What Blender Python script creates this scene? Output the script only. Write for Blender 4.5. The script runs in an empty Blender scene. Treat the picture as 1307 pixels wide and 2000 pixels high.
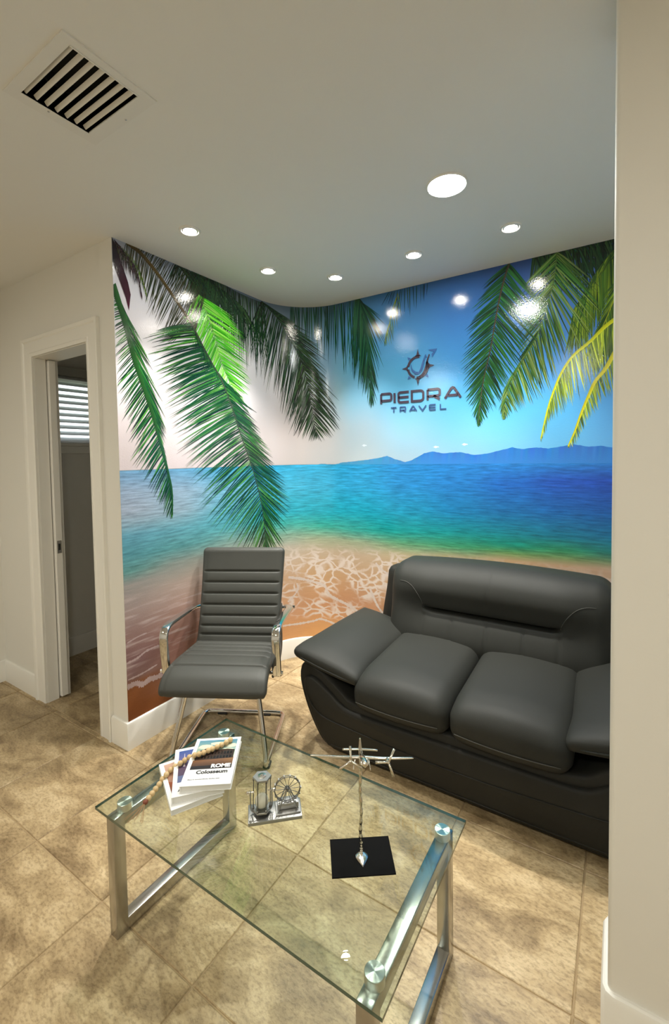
import bpy, bmesh, math, random
from mathutils import Vector, Matrix
random.seed(7)
SC = bpy.context.scene
COL = SC.collection

# ------------------------------------------------------------------ camera, world, exposure
def build_camera():
    cd = bpy.data.cameras.new('camera'); co = bpy.data.objects.new('camera', cd); COL.objects.link(co)
    r = Vector((0.84200, 0.53926, -0.01579)).normalized()
    f = Vector((-0.53949, 0.84105, -0.04019)).normalized()
    u = r.cross(f).normalized(); r = f.cross(u).normalized()
    m = Matrix((( r.x, u.x, -f.x, 2.1439), (r.y, u.y, -f.y, -2.7906), (r.z, u.z, -f.z, 1.5), (0, 0, 0, 1)))
    co.matrix_world = m
    cd.sensor_fit = 'VERTICAL'; cd.sensor_height = 36.0
    cd.lens = 873.2446 / 2000 * 36.0
    cd.shift_y = (928.467 - 1000) / 2000
    cd.clip_start = 0.02; cd.clip_end = 60
    SC.camera = co
build_camera()
w = bpy.data.worlds.new('world'); SC.world = w; w.use_nodes = True
w.node_tree.nodes['Background'].inputs[0].default_value = (0.86, 0.94, 1.0, 1)
w.node_tree.nodes['Background'].inputs[1].default_value = 2.6
vs = SC.view_settings
vs.view_transform = 'Standard'; vs.look = 'None'; vs.gamma = 1.0; vs.use_curve_mapping = False
vs.exposure = 0.08
BIG_WATT = 185.0      # radiance of the large recessed discs
SPOT_WATT = 190.0     # radiance of the small spot lenses
SPOT_BEAM = 115.0      # watts of each spot's downward beam
ROOM_WATT = 400.0     # radiance of the discs of the main room

# ------------------------------------------------------------------ helpers
def lin(c):
    o = []
    for v in c[:3]:
        v = v / 255.0
        o.append(v / 12.92 if v <= 0.04045 else ((v + 0.055) / 1.055) ** 2.4)
    return (o[0], o[1], o[2], 1.0)

def obj(name, bm, mat=None, parent=None, smooth=False, mats=None):
    me = bpy.data.meshes.new(name)
    bm.normal_update(); bm.to_mesh(me); bm.free()
    for mm in (mats or ([mat] if mat else [])): me.materials.append(mm)
    if smooth:
        for pl in me.polygons: pl.use_smooth = True
    o = bpy.data.objects.new(name, me); COL.objects.link(o)
    if parent is not None: o.parent = parent
    return o
def empty(name, loc=(0, 0, 0), rz=0.0):
    o = bpy.data.objects.new(name, None); COL.objects.link(o)
    o.location = loc; o.rotation_euler = (0, 0, rz); o.empty_display_size = .05
    return o
def tag(o, label, cat, group=None, kind=None):
    o['label'] = label; o['category'] = cat
    if group: o['group'] = group
    if kind: o['kind'] = kind
    return o
def struct(o, label=None):
    o['kind'] = 'structure'
    if label: o['label'] = label
    return o
def sharp(o, ang=35):
    me = o.data
    for pl in me.polygons: pl.use_smooth = True
    bm = bmesh.new(); bm.from_mesh(me)
    for e in bm.edges:
        if len(e.link_faces) == 2 and e.calc_face_angle(0) > math.radians(ang): e.smooth = False
    bm.to_mesh(me); bm.free()
    return o
def box(bm, x0, x1, y0, y1, z0, z1, bev=0.0, seg=2, M=None):
    vs_ = [bm.verts.new((x, y, z)) for x in (x0, x1) for y in (y0, y1) for z in (z0, z1)]
    fs = [(0, 1, 3, 2), (4, 6, 7, 5), (0, 4, 5, 1), (2, 3, 7, 6), (0, 2, 6, 4), (1, 5, 7, 3)]
    faces = [bm.faces.new([vs_[i] for i in f]) for f in fs]
    geom = vs_
    if bev > 0:
        es = list({e for f in faces for e in f.edges})
        r = bmesh.ops.bevel(bm, geom=es, offset=bev, segments=seg, affect='EDGES', profile=.5)
        geom = list({v for f in r['faces'] for v in f.verts} | {v for v in vs_ if v.is_valid})
    if M is not None: bmesh.ops.transform(bm, matrix=M, verts=[v for v in geom if v.is_valid])
    return geom
def loft(bm, rings, cap=True, close=True, flip=False):
    R = [[bm.verts.new(p) for p in r] for r in rings]
    n = len(R[0])
    for a, b in zip(R[:-1], R[1:]):
        for i in range(n if close else n - 1):
            j = (i + 1) % n
            q = [a[i], a[j], b[j], b[i]]
            if flip: q.reverse()
            try: bm.faces.new(q)
            except ValueError: pass
    if cap:
        for r, fl in ((R[0], True), (R[-1], False)):
            q = list(r)
            if fl != flip: q.reverse()
            try: bm.faces.new(q)
            except ValueError: pass
    return R
def catmull(pts, n=8, closed=False):
    P = [Vector(p) for p in pts]; out = []
    m = len(P)
    for i in range(m if closed else m - 1):
        if closed: a, b, c, d = P[(i - 1) % m], P[i], P[(i + 1) % m], P[(i + 2) % m]
        else: a, b, c, d = P[max(i - 1, 0)], P[i], P[i + 1], P[min(i + 2, m - 1)]
        for k in range(n):
            t = k / n
            out.append(.5 * ((2 * b) + (c - a) * t + (2 * a - 5 * b + 4 * c - d) * t * t + (3 * b - a - 3 * c + d) * t ** 3))
    if not closed: out.append(P[-1].copy())
    return out
def tube(bm, pts, r, n=10, closed=False, cap=True, rad=None, flat=None, up=None):
    P = [Vector(p) for p in pts]; m = len(P); rings = []
    prev = None
    for i in range(m):
        if closed: t = P[(i + 1) % m] - P[(i - 1) % m]
        else: t = P[min(i + 1, m - 1)] - P[max(i - 1, 0)]
        t.normalize()
        if up is not None:
            side = t.cross(Vector(up)).normalized(); nn = side.cross(t).normalized()
        else:
            if prev is None:
                a = Vector((0, 0, 1)) if abs(t.z) < .9 else Vector((1, 0, 0))
                nn = (a - t * a.dot(t)).normalized()
            else: nn = (prev - t * prev.dot(t)).normalized()
            side = t.cross(nn)
        prev = nn
        rr = rad[i] if rad else r
        fx, fy = flat if flat else (1, 1)
        rings.append([P[i] + side * (math.cos(a) * rr * fx) + nn * (math.sin(a) * rr * fy) for a in [2 * math.pi * k / n for k in range(n)]])
    if closed:
        rings.append(rings[0])
        R = [[bm.verts.new(p) for p in r_] for r_ in rings[:-1]]; R.append(R[0])
        for a, b in zip(R[:-1], R[1:]):
            for i in range(n):
                j = (i + 1) % n; bm.faces.new([a[i], a[j], b[j], b[i]])
    else: loft(bm, rings, cap=cap)
def bar(bm, pts, wx, wy, up, bev=.25):
    """flat bar with a rounded rectangular section swept along pts; wx half width across, wy half thickness"""
    P = [Vector(p) for p in pts]; m = len(P); rings = []
    sec = []
    for cx, cy, a0 in ((1, 1, 0), (-1, 1, 90), (-1, -1, 180), (1, -1, 270)):
        b = min(wx, wy) * bev
        for k in range(3):
            a = math.radians(a0 + 45 * k)
            sec.append((cx * (wx - b) + b * math.cos(a), cy * (wy - b) + b * math.sin(a)))
    for i in range(m):
        t = (P[min(i + 1, m - 1)] - P[max(i - 1, 0)]).normalized()
        side = Vector(up).normalized(); nn = side.cross(t).normalized()
        rings.append([P[i] + side * x + nn * y for x, y in sec])
    loft(bm, rings)
def revolve(bm, prof, n=24, center=(0, 0, 0), cap=True):
    c = Vector(center)
    loft(bm, [[c + Vector((r * math.cos(2 * math.pi * k / n), r * math.sin(2 * math.pi * k / n), z)) for k in range(n)] for r, z in prof], cap=cap)
def ribbon(pts, w):
    """2-D ribbon outline: list of (left,right) point pairs; w float or list"""
    out = []
    m = len(pts)
    for i in range(m):
        a = pts[max(i - 1, 0)]; b = pts[min(i + 1, m - 1)]
        dx, dy = b[0] - a[0], b[1] - a[1]; d = math.hypot(dx, dy) or 1
        ww = w[i] if isinstance(w, (list, tuple)) else w
        nx, ny = -dy / d * ww / 2, dx / d * ww / 2
        out.append(((pts[i][0] + nx, pts[i][1] + ny), (pts[i][0] - nx, pts[i][1] - ny)))
    return out
def rounded(bm, size, r, div, fn=None):
    """rounded box grid centred at 0 with half sizes, deformed by fn(Vector)->Vector"""
    sx, sy, sz = size; nx, ny, nz = div
    cache = {}
    def V(x, y, z):
        k = (round(x, 5), round(y, 5), round(z, 5))
        if k in cache: return cache[k]
        p = Vector((x * sx, y * sy, z * sz))
        i = Vector((max(-(sx - r), min(sx - r, p.x)), max(-(sy - r), min(sy - r, p.y)), max(-(sz - r), min(sz - r, p.z))))
        d = p - i
        if d.length > 1e-9: p = i + d.normalized() * r
        if fn: p = fn(p)
        cache[k] = bm.verts.new(p); return cache[k]
    def grid(f, n1, n2, flip):
        for i in range(n1):
            for j in range(n2):
                a = [f(-1 + 2 * (i + di) / n1, -1 + 2 * (j + dj) / n2) for di, dj in ((0, 0), (1, 0), (1, 1), (0, 1))]
                vv = [V(*q) for q in a]
                if flip: vv.reverse()
                try: bm.faces.new(vv)
                except ValueError: pass
    grid(lambda a, b: (a, b, 1), nx, ny, False); grid(lambda a, b: (a, b, -1), nx, ny, True)
    grid(lambda a, b: (a, 1, b), nx, nz, True); grid(lambda a, b: (a, -1, b), nx, nz, False)
    grid(lambda a, b: (1, a, b), ny, nz, False); grid(lambda a, b: (-1, a, b), ny, nz, True)
def smoothstep(a, b, x):
    t = max(0.0, min(1.0, (x - a) / (b - a))); return t * t * (3 - 2 * t)

# ------------------------------------------------------------------ materials
MATS = {}
def mat(name, base, rough=.5, metal=0.0, spec=.5, bump=None, var=None, coat=0.0, emit=None, attr=None, aniso=0.0):
    m = bpy.data.materials.new(name); m.use_nodes = True
    nt = m.node_tree; b = nt.nodes['Principled BSDF']
    b.inputs['Base Color'].default_value = base if len(base) == 4 else (*base, 1)
    b.inputs['Roughness'].default_value = rough; b.inputs['Metallic'].default_value = metal
    b.inputs['Specular IOR Level'].default_value = spec; b.inputs['Coat Weight'].default_value = coat
    b.inputs['Anisotropic'].default_value = aniso
    tc = nt.nodes.new('ShaderNodeTexCoord')
    if var:     # (scale, amount) gentle colour mottling
        n = nt.nodes.new('ShaderNodeTexNoise'); n.inputs['Scale'].default_value = var[0]; n.inputs['Detail'].default_value = 5
        nt.links.new(tc.outputs['Object'], n.inputs['Vector'])
        h = nt.nodes.new('ShaderNodeMix'); h.data_type = 'RGBA'
        c = b.inputs['Base Color'].default_value
        h.inputs[6].default_value = (c[0] * (1 - var[1]), c[1] * (1 - var[1]), c[2] * (1 - var[1]), 1)
        h.inputs[7].default_value = (min(1, c[0] * (1 + var[1])), min(1, c[1] * (1 + var[1])), min(1, c[2] * (1 + var[1])), 1)
        nt.links.new(n.outputs['Fac'], h.inputs[0]); nt.links.new(h.outputs[2], b.inputs['Base Color'])
    if attr:
        a = nt.nodes.new('ShaderNodeAttribute'); a.attribute_name = attr
        nt.links.new(a.outputs['Color'], b.inputs['Base Color'])
    if bump:    # (scale, strength, distance)
        n = nt.nodes.new('ShaderNodeTexNoise'); n.inputs['Scale'].default_value = bump[0]; n.inputs['Detail'].default_value = 3
        nt.links.new(tc.outputs['Object'], n.inputs['Vector'])
        k = nt.nodes.new('ShaderNodeBump'); k.inputs['Strength'].default_value = bump[1]; k.inputs['Distance'].default_value = bump[2]
        nt.links.new(n.outputs['Fac'], k.inputs['Height']); nt.links.new(k.outputs['Normal'], b.inputs['Normal'])
    if emit:
        b.inputs['Emission Color'].default_value = (*emit[0], 1); b.inputs['Emission Strength'].default_value = emit[1]
    MATS[name] = m
    return m
WALL = (.81, .795, .74)
mat('wall_paint', WALL, .55, bump=(260, .12, .001))
mat('ceiling_paint', (.83, .825, .79), .7, bump=(240, .2, .001))
mat('trim_paint', (.86, .845, .79), .35, bump=(60, .03, .001))
mat('far_wall_paint', (.42, .43, .40), .6, bump=(260, .1, .001))
mat('chrome', (.70, .70, .70), .06, 1.0)
mat('steel', (.52, .515, .50), .24, 1.0, var=(40, .08), bump=(300, .03, .0005))
mat('nickel', (.80, .76, .68), .16, 1.0, bump=(120, .25, .001))
mat('pewter', (.42, .42, .41), .38, 1.0, bump=(180, .3, .001))
mat('dark_pewter', (.22, .22, .21), .4, 1.0)
mat('leather', lin((44, 45, 42)), .55, spec=.20, bump=(420, .25, .0012), var=(9, .06))
mat('chair_leather', lin((62, 63, 59)), .52, spec=.30, bump=(420, .25, .0012), var=(9, .06))
mat('leather_shaded', lin((38, 38, 35)), .56, spec=.22, bump=(420, .25, .0012), var=(9, .06))  # same leather, colour darkened for the shade on base, front and back frame
mat('stitch', lin((62, 62, 58)), .6)
mat('black_rubber', (.012, .012, .012), .6)
mat('black_plate', (.004, .004, .004), .8, spec=.12, bump=(500, .1, .0005))
mat('paper_white', (.86, .86, .84), .4)
mat('page_edges', (.74, .73, .69), .7, bump=(30, .0, .001))
mat('wood_bead', lin((205, 178, 132)), .55, var=(60, .16))
mat('rust_bead', lin((120, 62, 38)), .55)
mat('twine', lin((150, 120, 84)), .8)
mat('sand', lin((226, 222, 205)), .9, bump=(900, .5, .001))
mat('duct_dark', (.015, .015, .014), .8)
mat('vent_paint', (.80, .79, .75), .5)
mat('grout', lin((160, 138, 104)), .85, bump=(400, .2, .001))
mat('blind_slat', (.85, .87, .88), .45)
mat('lock_metal', (.55, .53, .50), .3, 1.0)
mat('print', (1, 1, 1), .25, attr='col')
mat('disc_lens', (.9, .9, .9), .4, emit=((.97, 1.0, .97), BIG_WATT))
mat('spot_lens', (.9, .9, .9), .4, emit=((1.0, .93, .80), SPOT_WATT))
mat('room_lens', (.9, .9, .9), .4, emit=((1.0, .965, .865), ROOM_WATT))
mat('lamp_trim', (.85, .84, .80), .35)
mat('lamp_bezel', (.35, .34, .32), .3, .6)
mat('mountain_haze', (1, 1, 1), .12, attr='col')

def cap_mat():
    m = mat('brushed_cap', (.80, .83, .83), .30, 1.0, aniso=.95)
    nt = m.node_tree; b = nt.nodes['Principled BSDF']
    tg = nt.nodes.new('ShaderNodeTangent'); tg.direction_type = 'RADIAL'; tg.axis = 'Z'
    nt.links.new(tg.outputs[0], b.inputs['Tangent'])
cap_mat()

def clear_mat(name, tint, edge=False):
    """thin clear glass: see-through with mirror reflection growing towards grazing angles"""
    m = bpy.data.materials.new(name); m.use_nodes = True; nt = m.node_tree
    for n in list(nt.nodes):
        if n.type == 'BSDF_PRINCIPLED': nt.nodes.remove(n)
    out = nt.nodes['Material Output']
    tr = nt.nodes.new('ShaderNodeBsdfTransparent'); tr.inputs[0].default_value = (*tint, 1)
    gl = nt.nodes.new('ShaderNodeBsdfGlossy'); gl.inputs['Roughness'].default_value = 0.0; gl.inputs[0].default_value = (.95, 1, .97, 1)
    lw = nt.nodes.new('ShaderNodeLayerWeight'); lw.inputs[0].default_value = .5
    pw = nt.nodes.new('ShaderNodeMath'); pw.operation = 'POWER'; pw.inputs[1].default_value = 5
    ma = nt.nodes.new('ShaderNodeMath'); ma.operation = 'MULTIPLY_ADD'; ma.inputs[1].default_value = .9; ma.inputs[2].default_value = .045
    mx = nt.nodes.new('ShaderNodeMixShader')
    nt.links.new(lw.outputs['Facing'], pw.inputs[0]); nt.links.new(pw.outputs[0], ma.inputs[0]); nt.links.new(ma.outputs[0], mx.inputs[0])
    nt.links.new(tr.outputs[0], mx.inputs[1]); nt.links.new(gl.outputs[0], mx.inputs[2]); nt.links.new(mx.outputs[0], out.inputs[0])
    MATS[name] = m; return m
clear_mat('table_glass', (.875, .92, .885))
clear_mat('bulb_glass', (.93, .94, .93))
mat('glass_edge', lin((58, 82, 68)), .06, spec=1.0)

def tile_mat():
    m = mat('travertine', (1, 1, 1), .34, spec=.4)
    nt = m.node_tree; b = nt.nodes['Principled BSDF']; N = nt.nodes.new; Lk = nt.links.new
    tc = N('ShaderNodeTexCoord'); oi = N('ShaderNodeObjectInfo')
    ad = N('ShaderNodeVectorMath'); ad.operation = 'MULTIPLY_ADD'
    cb = N('ShaderNodeCombineXYZ'); mr = N('ShaderNodeMath'); mr.operation = 'MULTIPLY'; mr.inputs[1].default_value = 37.0
    Lk(oi.outputs['Random'], mr.inputs[0]); Lk(mr.outputs[0], cb.inputs[0]); Lk(mr.outputs[0], cb.inputs[1]); Lk(mr.outputs[0], cb.inputs[2])
    mp = N('ShaderNodeMapping'); mp.inputs['Rotation'].default_value = (0, 0, math.radians(20)); mp.inputs['Scale'].default_value = (1, 1.9, 1)
    Lk(tc.outputs['Object'], ad.inputs[0]); ad.inputs[1].default_value = (1, 1, 1); Lk(cb.outputs[0], ad.inputs[2]); Lk(ad.outputs[0], mp.inputs['Vector'])
    n1 = N('ShaderNodeTexNoise'); n1.inputs['Scale'].default_value = 4.2; n1.inputs['Detail'].default_value = 9; n1.inputs['Roughness'].default_value = .66; n1.inputs['Distortion'].default_value = .6
    n2 = N('ShaderNodeTexNoise'); n2.inputs['Scale'].default_value = 62; n2.inputs['Detail'].default_value = 6; n2.inputs['Roughness'].default_value = .7
    Lk(mp.outputs[0], n1.inputs['Vector']); Lk(mp.outputs[0], n2.inputs['Vector'])
    r1 = N('ShaderNodeValToRGB'); e = r1.color_ramp.elements
    e[0].position = .33; e[0].color = lin((140, 118, 86)); e[1].position = .68; e[1].color = lin((222, 200, 160))
    x = r1.color_ramp.elements.new(.50); x.color = lin((190, 166, 126))
    Lk(n1.outputs['Fac'], r1.inputs[0])
    r2 = N('ShaderNodeValToRGB'); e = r2.color_ramp.elements
    e[0].position = .36; e[0].color = (.42, .38, .33, 1); e[1].position = .54; e[1].color = (1, 1, 1, 1)
    Lk(n2.outputs['Fac'], r2.inputs[0])
    mx = N('ShaderNodeMix'); mx.data_type = 'RGBA'; mx.blend_type = 'MULTIPLY'; mx.inputs[0].default_value = .62
    Lk(r1.outputs[0], mx.inputs[6]); Lk(r2.outputs[0], mx.inputs[7])
    hs = N('ShaderNodeHueSaturation'); va = N('ShaderNodeMath'); va.operation = 'MULTIPLY_ADD'; va.inputs[1].default_value = .14; va.inputs[2].default_value = .81
    Lk(oi.outputs['Random'], va.inputs[0]); Lk(va.outputs[0], hs.inputs['Value']); Lk(mx.outputs[2], hs.inputs['Color']); Lk(hs.outputs[0], b.inputs['Base Color'])
    bp = N('ShaderNodeBump'); bp.inputs['Strength'].default_value = .25; bp.inputs['Distance'].default_value = .002
    Lk(n2.outputs['Fac'], bp.inputs['Height']); Lk(bp.outputs[0], b.inputs['Normal'])
tile_mat()

def mural_mats():
    # background print: painted colours in 'col'; 'msk' red = sea ripples, green = foam net, blue = streaks
    m = mat('mural_vinyl', (1, 1, 1), .11, spec=.5)
    nt = m.node_tree; b = nt.nodes['Principled BSDF']; N = nt.nodes.new; Lk = nt.links.new
    a = N('ShaderNodeAttribute'); a.attribute_name = 'col'; k = N('ShaderNodeAttribute'); k.attribute_name = 'msk'
    uv = N('ShaderNodeUVMap'); uv.uv_map = 'wall'
    sp = N('ShaderNodeSeparateColor'); Lk(k.outputs['Color'], sp.inputs[0])
    # ripples
    mp = N('ShaderNodeMapping'); mp.inputs['Scale'].default_value = (9, 85, 1); Lk(uv.outputs[0], mp.inputs['Vector'])
    n = N('ShaderNodeTexNoise'); n.inputs['Scale'].default_value = 1.0; n.inputs['Detail'].default_value = 5; n.inputs['Roughness'].default_value = .62; Lk(mp.outputs[0], n.inputs['Vector'])
    r = N('ShaderNodeMapRange'); r.inputs[1].default_value = .3; r.inputs[2].default_value = .7; r.inputs[3].default_value = .62; r.inputs[4].default_value = 1.36; Lk(n.outputs['Fac'], r.inputs[0])
    m1 = N('ShaderNodeMix'); m1.inputs[2].default_value = 1.0; Lk(sp.outputs[0], m1.inputs[0]); Lk(r.outputs[0], m1.inputs[3])
    sc = N('ShaderNodeVectorMath'); sc.operation = 'SCALE'; Lk(a.outputs['Color'], sc.inputs[0]); Lk(m1.outputs[0], sc.inputs['Scale'])
    # foam net
    nw = N('ShaderNodeTexNoise'); nw.inputs['Scale'].default_value = 7; nw.inputs['Detail'].default_value = 4; Lk(uv.outputs[0], nw.inputs['Vector'])
    mpf = N('ShaderNodeMapping'); mpf.inputs['Scale'].default_value = (1.0, 1.7, 1); Lk(uv.outputs[0], mpf.inputs['Vector'])
    wv = N('ShaderNodeVectorMath'); wv.operation = 'MULTIPLY_ADD'; wv.inputs[1].default_value = (.16, .16, 0); Lk(nw.outputs['Color'], wv.inputs[0]); Lk(mpf.outputs[0], wv.inputs[2])
    vo = N('ShaderNodeTexVoronoi'); vo.feature = 'DISTANCE_TO_EDGE'; vo.inputs['Scale'].default_value = 12; Lk(wv.outputs[0], vo.inputs['Vector'])
    vr = N('ShaderNodeMapRange'); vr.inputs[1].default_value = .04; vr.inputs[2].default_value = .15; vr.inputs[3].default_value = 1; vr.inputs[4].default_value = 0; Lk(vo.outputs['Distance'], vr.inputs[0])
    nb = N('ShaderNodeTexNoise'); nb.inputs['Scale'].default_value = 5.5; nb.inputs['Detail'].default_value = 4; Lk(uv.outputs[0], nb.inputs['Vector'])
    nr = N('ShaderNodeMapRange'); nr.inputs[1].default_value = .36; nr.inputs[2].default_value = .52; Lk(nb.outputs['Fac'], nr.inputs[0])
    f1 = N('ShaderNodeMath'); f1.operation = 'MULTIPLY'; Lk(vr.outputs[0], f1.inputs[0]); Lk(nr.outputs[0], f1.inputs[1])
    f2 = N('ShaderNodeMath'); f2.operation = 'MULTIPLY'; Lk(f1.outputs[0], f2.inputs[0]); Lk(sp.outputs[1], f2.inputs[1])
    m2 = N('ShaderNodeMix'); m2.data_type = 'RGBA'; Lk(f2.outputs[0], m2.inputs[0]); Lk(sc.outputs[0], m2.inputs[6]); m2.inputs[7].default_value = lin((222, 208, 198))
    # diagonal wash streaks on the wet sand
    mps = N('ShaderNodeMapping'); mps.inputs['Rotation'].default_value = (0, 0, math.radians(-24)); mps.inputs['Scale'].default_value = (4.5, 42, 1); Lk(uv.outputs[0], mps.inputs['Vector'])
    ns = N('ShaderNodeTexNoise'); ns.inputs['Scale'].default_value = 1.0; ns.inputs['Detail'].default_value = 4; Lk(mps.outputs[0], ns.inputs['Vector'])
    rs = N('ShaderNodeMapRange'); rs.inputs[1].default_value = .50; rs.inputs[2].default_value = .70; Lk(ns.outputs['Fac'], rs.inputs[0])
    f3 = N('ShaderNodeMath'); f3.operation = 'MULTIPLY'; Lk(rs.outputs[0], f3.inputs[0]); Lk(sp.outputs[2], f3.inputs[1])
    m3 = N('ShaderNodeMix'); m3.data_type = 'RGBA'; Lk(f3.outputs[0], m3.inputs[0]); Lk(m2.outputs[2], m3.inputs[6]); m3.inputs[7].default_value = lin((196, 176, 172))
    Lk(m3.outputs[2], b.inputs['Base Color'])
    for mm in (m, MATS['mountain_haze'], mat('palm_print', (1, 1, 1), .11, attr='col'), mat('logo_print', lin((66, 58, 76)), .11), mat('logo_print_blue', lin((56, 86, 138)), .11)):
        t = mm.node_tree; tcx = t.nodes.new('ShaderNodeTexCoord'); nz = t.nodes.new('ShaderNodeTexNoise'); nz.inputs['Scale'].default_value = 130; nz.inputs['Detail'].default_value = 2
        t.links.new(tcx.outputs['Object'], nz.inputs['Vector'])
        bb = t.nodes.new('ShaderNodeBump'); bb.inputs['Strength'].default_value = .34; bb.inputs['Distance'].default_value = .0012
        t.links.new(nz.outputs['Fac'], bb.inputs['Height']); t.links.new(bb.outputs[0], t.nodes['Principled BSDF'].inputs['Normal'])
mural_mats()

# ------------------------------------------------------------------ room dimensions
H = 2.6124; L = 1.4697; RC = .40; HB = .1426
XL = -1.425            # outer wall on the left
YF = -5.4; XR = 4.3    # the part of the room behind and right of the camera
XA = 2.62              # end of the alcove behind the partition
PX, PY0, PY1 = 2.126, -1.5336 + .015, -1.2947 - .015   # partition wall end
DY = -1.335            # back face of the doorway wall
DX0, DX1, DH = -.848, -.25, 2.13                       # door opening
WY0, WY1, WZ0, WZ1 = -1.18, -.30, 1.640, 2.15          # window opening in the far room

L1 = L - RC; ARC = math.pi / 2 * RC
def path(s):
    """point and outward (into the room) normal along the alcove wall"""
    if s <= L1: return Vector((0, -L + s, 0)), Vector((1, 0, 0))
    if s <= L1 + ARC:
        a = (s - L1) / RC
        return Vector((RC - RC * math.cos(a), -RC + RC * math.sin(a), 0)), Vector((math.cos(a), -math.sin(a), 0))
    return Vector((RC + s - L1 - ARC, 0, 0)), Vector((0, -1, 0))
SMAX = L1 + ARC + XA - RC
def wallpt(s, z, off=0.0):
    p, n = path(s); return Vector((p.x + n.x * off, p.y + n.y * off, z))
PATH_S = [0, L1] + [L1 + ARC * k / 20 for k in range(1, 20)] + [L1 + ARC, SMAX]

# ------------------------------------------------------------------ structure
def build_shell():
    # floor: grout bed with one object per tile
    bm = bmesh.new(); box(bm, XL - .7, XR + .6, YF - .5, 1.75, -.06, -.0035)
    fl = struct(obj('floor', bm, MATS['grout']), 'beige stone tile floor with thin grout lines')
    tx, ty, g = .4605, .4935, .005
    meshes = []
    bm = bmesh.new(); box(bm, -tx / 2 + g / 2, tx / 2 - g / 2, -ty / 2 + g / 2, ty / 2 - g / 2, -.012, 0, .0022, 1)
    first = obj('floor_tile', bm, MATS['travertine'], fl)
    me = first.data; used = False
    for i in range(-5, 11):
        for j in range(-8, 8):
            cx = .205 + tx * (i + .5); cy = -1.998 + ty * (j + .5)
            if cx + tx / 2 < XL - .1 or cx - tx / 2 > XR or cy + ty / 2 < YF or cy - ty / 2 > 1.15: continue
            if not used: o = first; used = True
            else:
                o = bpy.data.objects.new('floor_tile', me); COL.objects.link(o); o.parent = fl
            o.location = (cx, cy, 0)
    bm = bmesh.new(); box(bm, DX0 + .001, DX1 - .001, -L - .012, -1.410, -.002, .0012, .001, 1); obj('floor_tile', bm, MATS['travertine'], fl)['label'] = 'narrow threshold tile in the doorway'
    # ceiling with the hole of the air vent
    vx0, vx1, vy0, vy1 = .620, .895, -2.121, -1.918
    bm = bmesh.new()
    for x0, x1, y0, y1 in ((XL - .2, vx0, YF - .1, 1.3), (vx1, XR + .1, YF - .1, 1.3), (vx0, vx1, YF - .1, vy0), (vx0, vx1, vy1, 1.3)):
        box(bm, x0, x1, y0, y1, H, H + .08)
    struct(obj('ceiling', bm, MATS['ceiling_paint']), 'plain off white painted ceiling')
    # alcove wall: left stub, curved corner, back wall in one sweep with real thickness
    bm = bmesh.new()
    T = .13
    def off(s, d):
        p, n = path(s); return p - n * d
    def ring(s):
        p = off(s, 0); q = off(s, T)
        return [(p.x, p.y, 0), (p.x, p.y, H), (q.x, q.y, H), (q.x, q.y, 0)]
    S = [0, L1] + [L1 + ARC * k / 20 for k in range(1, 20)] + [L1 + ARC, SMAX + .1]
    loft(bm, [ring(s) for s in S])
    o = struct(obj('wall_back', bm, MATS['wall_paint']), 'alcove wall with rounded inner corner'); sharp(o, 30)
    # doorway wall
    bm = bmesh.new()
    for x0, x1, z0, z1 in ((XL, DX0 - .02, 0, H), (DX1 + .02, -.129, 0, H), (DX0 - .02, DX1 + .02, DH + .02, H)):
        box(bm, x0, x1, -L, DY, z0, z1)
    struct(obj('wall_left', bm, MATS['wall_paint']), 'off white wall with narrow doorway')
    # outer wall with window opening
    bm = bmesh.new()
    for y0, y1, z0, z1 in ((YF, WY0, 0, H), (WY1, 1.2, 0, H), (WY0, WY1, 0, WZ0), (WY0, WY1, WZ1, H)):
        box(bm, XL - .16, XL, y0, y1, z0, z1)
    struct(obj('wall_outer', bm, mats=[MATS['wall_paint']]), 'plain outer wall at the far left')
    bm = bmesh.new(); box(bm, XL - .16, XA + .23, 1.1, 1.22, 0, H); struct(obj('wall_far', bm, MATS['wall_paint']), 'back wall of the unlit room')
    bm = bmesh.new(); box(bm, XL - .16, XR + .1, YF - .1, YF, 0, H); struct(obj('wall_front', bm, MATS['wall_paint']), 'room wall behind the viewer')
    bm = bmesh.new(); box(bm, XR, XR + .1, YF, 1.1, 0, H); struct(obj('wall_side', bm, MATS['wall_paint']), 'room wall far right')
    bm = bmesh.new(); box(bm, XA, XA + .12, PY1 - .05, 1.1, 0, H); struct(obj('wall_alcove', bm, MATS['wall_paint']), 'short right wall of the alcove')
    # partition in the right foreground
    bm = bmesh.new(); box(bm, PX, XR, PY0, PY1, -.01, H + .02, .014, 4)
    o = struct(obj('wall_right', bm, MATS['wall_paint']), 'off white partition wall in the right foreground'); sharp(o, 50)

    # baseboards: rectangular board with eased top edge swept along a path of (x,y,nx,ny)
    prof = [(0, 0), (.015, 0), (.015, HB - .012), (.011, HB - .003), (.006, HB), (0, HB)]
    def base(name, pts, lab):
        bm = bmesh.new(); loft(bm, [[(x + nx * d, y + ny * d, z) for d, z in prof] for x, y, nx, ny in pts], flip=True)
        o = struct(obj(name, bm, MATS['trim_paint']), lab); sharp(o, 30)
    pts = [(0, -L, 1, -1)]
    for s in PATH_S[1:]:
        p, n = path(s); pts.append((p.x, p.y, n.x, n.y))
    base('baseboard_back', [(DX1 + .118, -L, 0, -1)] + pts, 'white baseboard following the curved mural wall')
    base('baseboard_left', [(XL + .015, -L, 0, -1), (DX0 - .118, -L, 0, -1)], 'white baseboard left of the doorway')
    base('baseboard_outer', [(XL, YF, 1, 0), (XL, -L, 1, 0)], 'white baseboard of the outer wall')
    base('baseboard_far', [(XL, DY + .0, 1, 0), (XL, 1.1, 1, 0)], 'baseboard in the unlit room')
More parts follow.
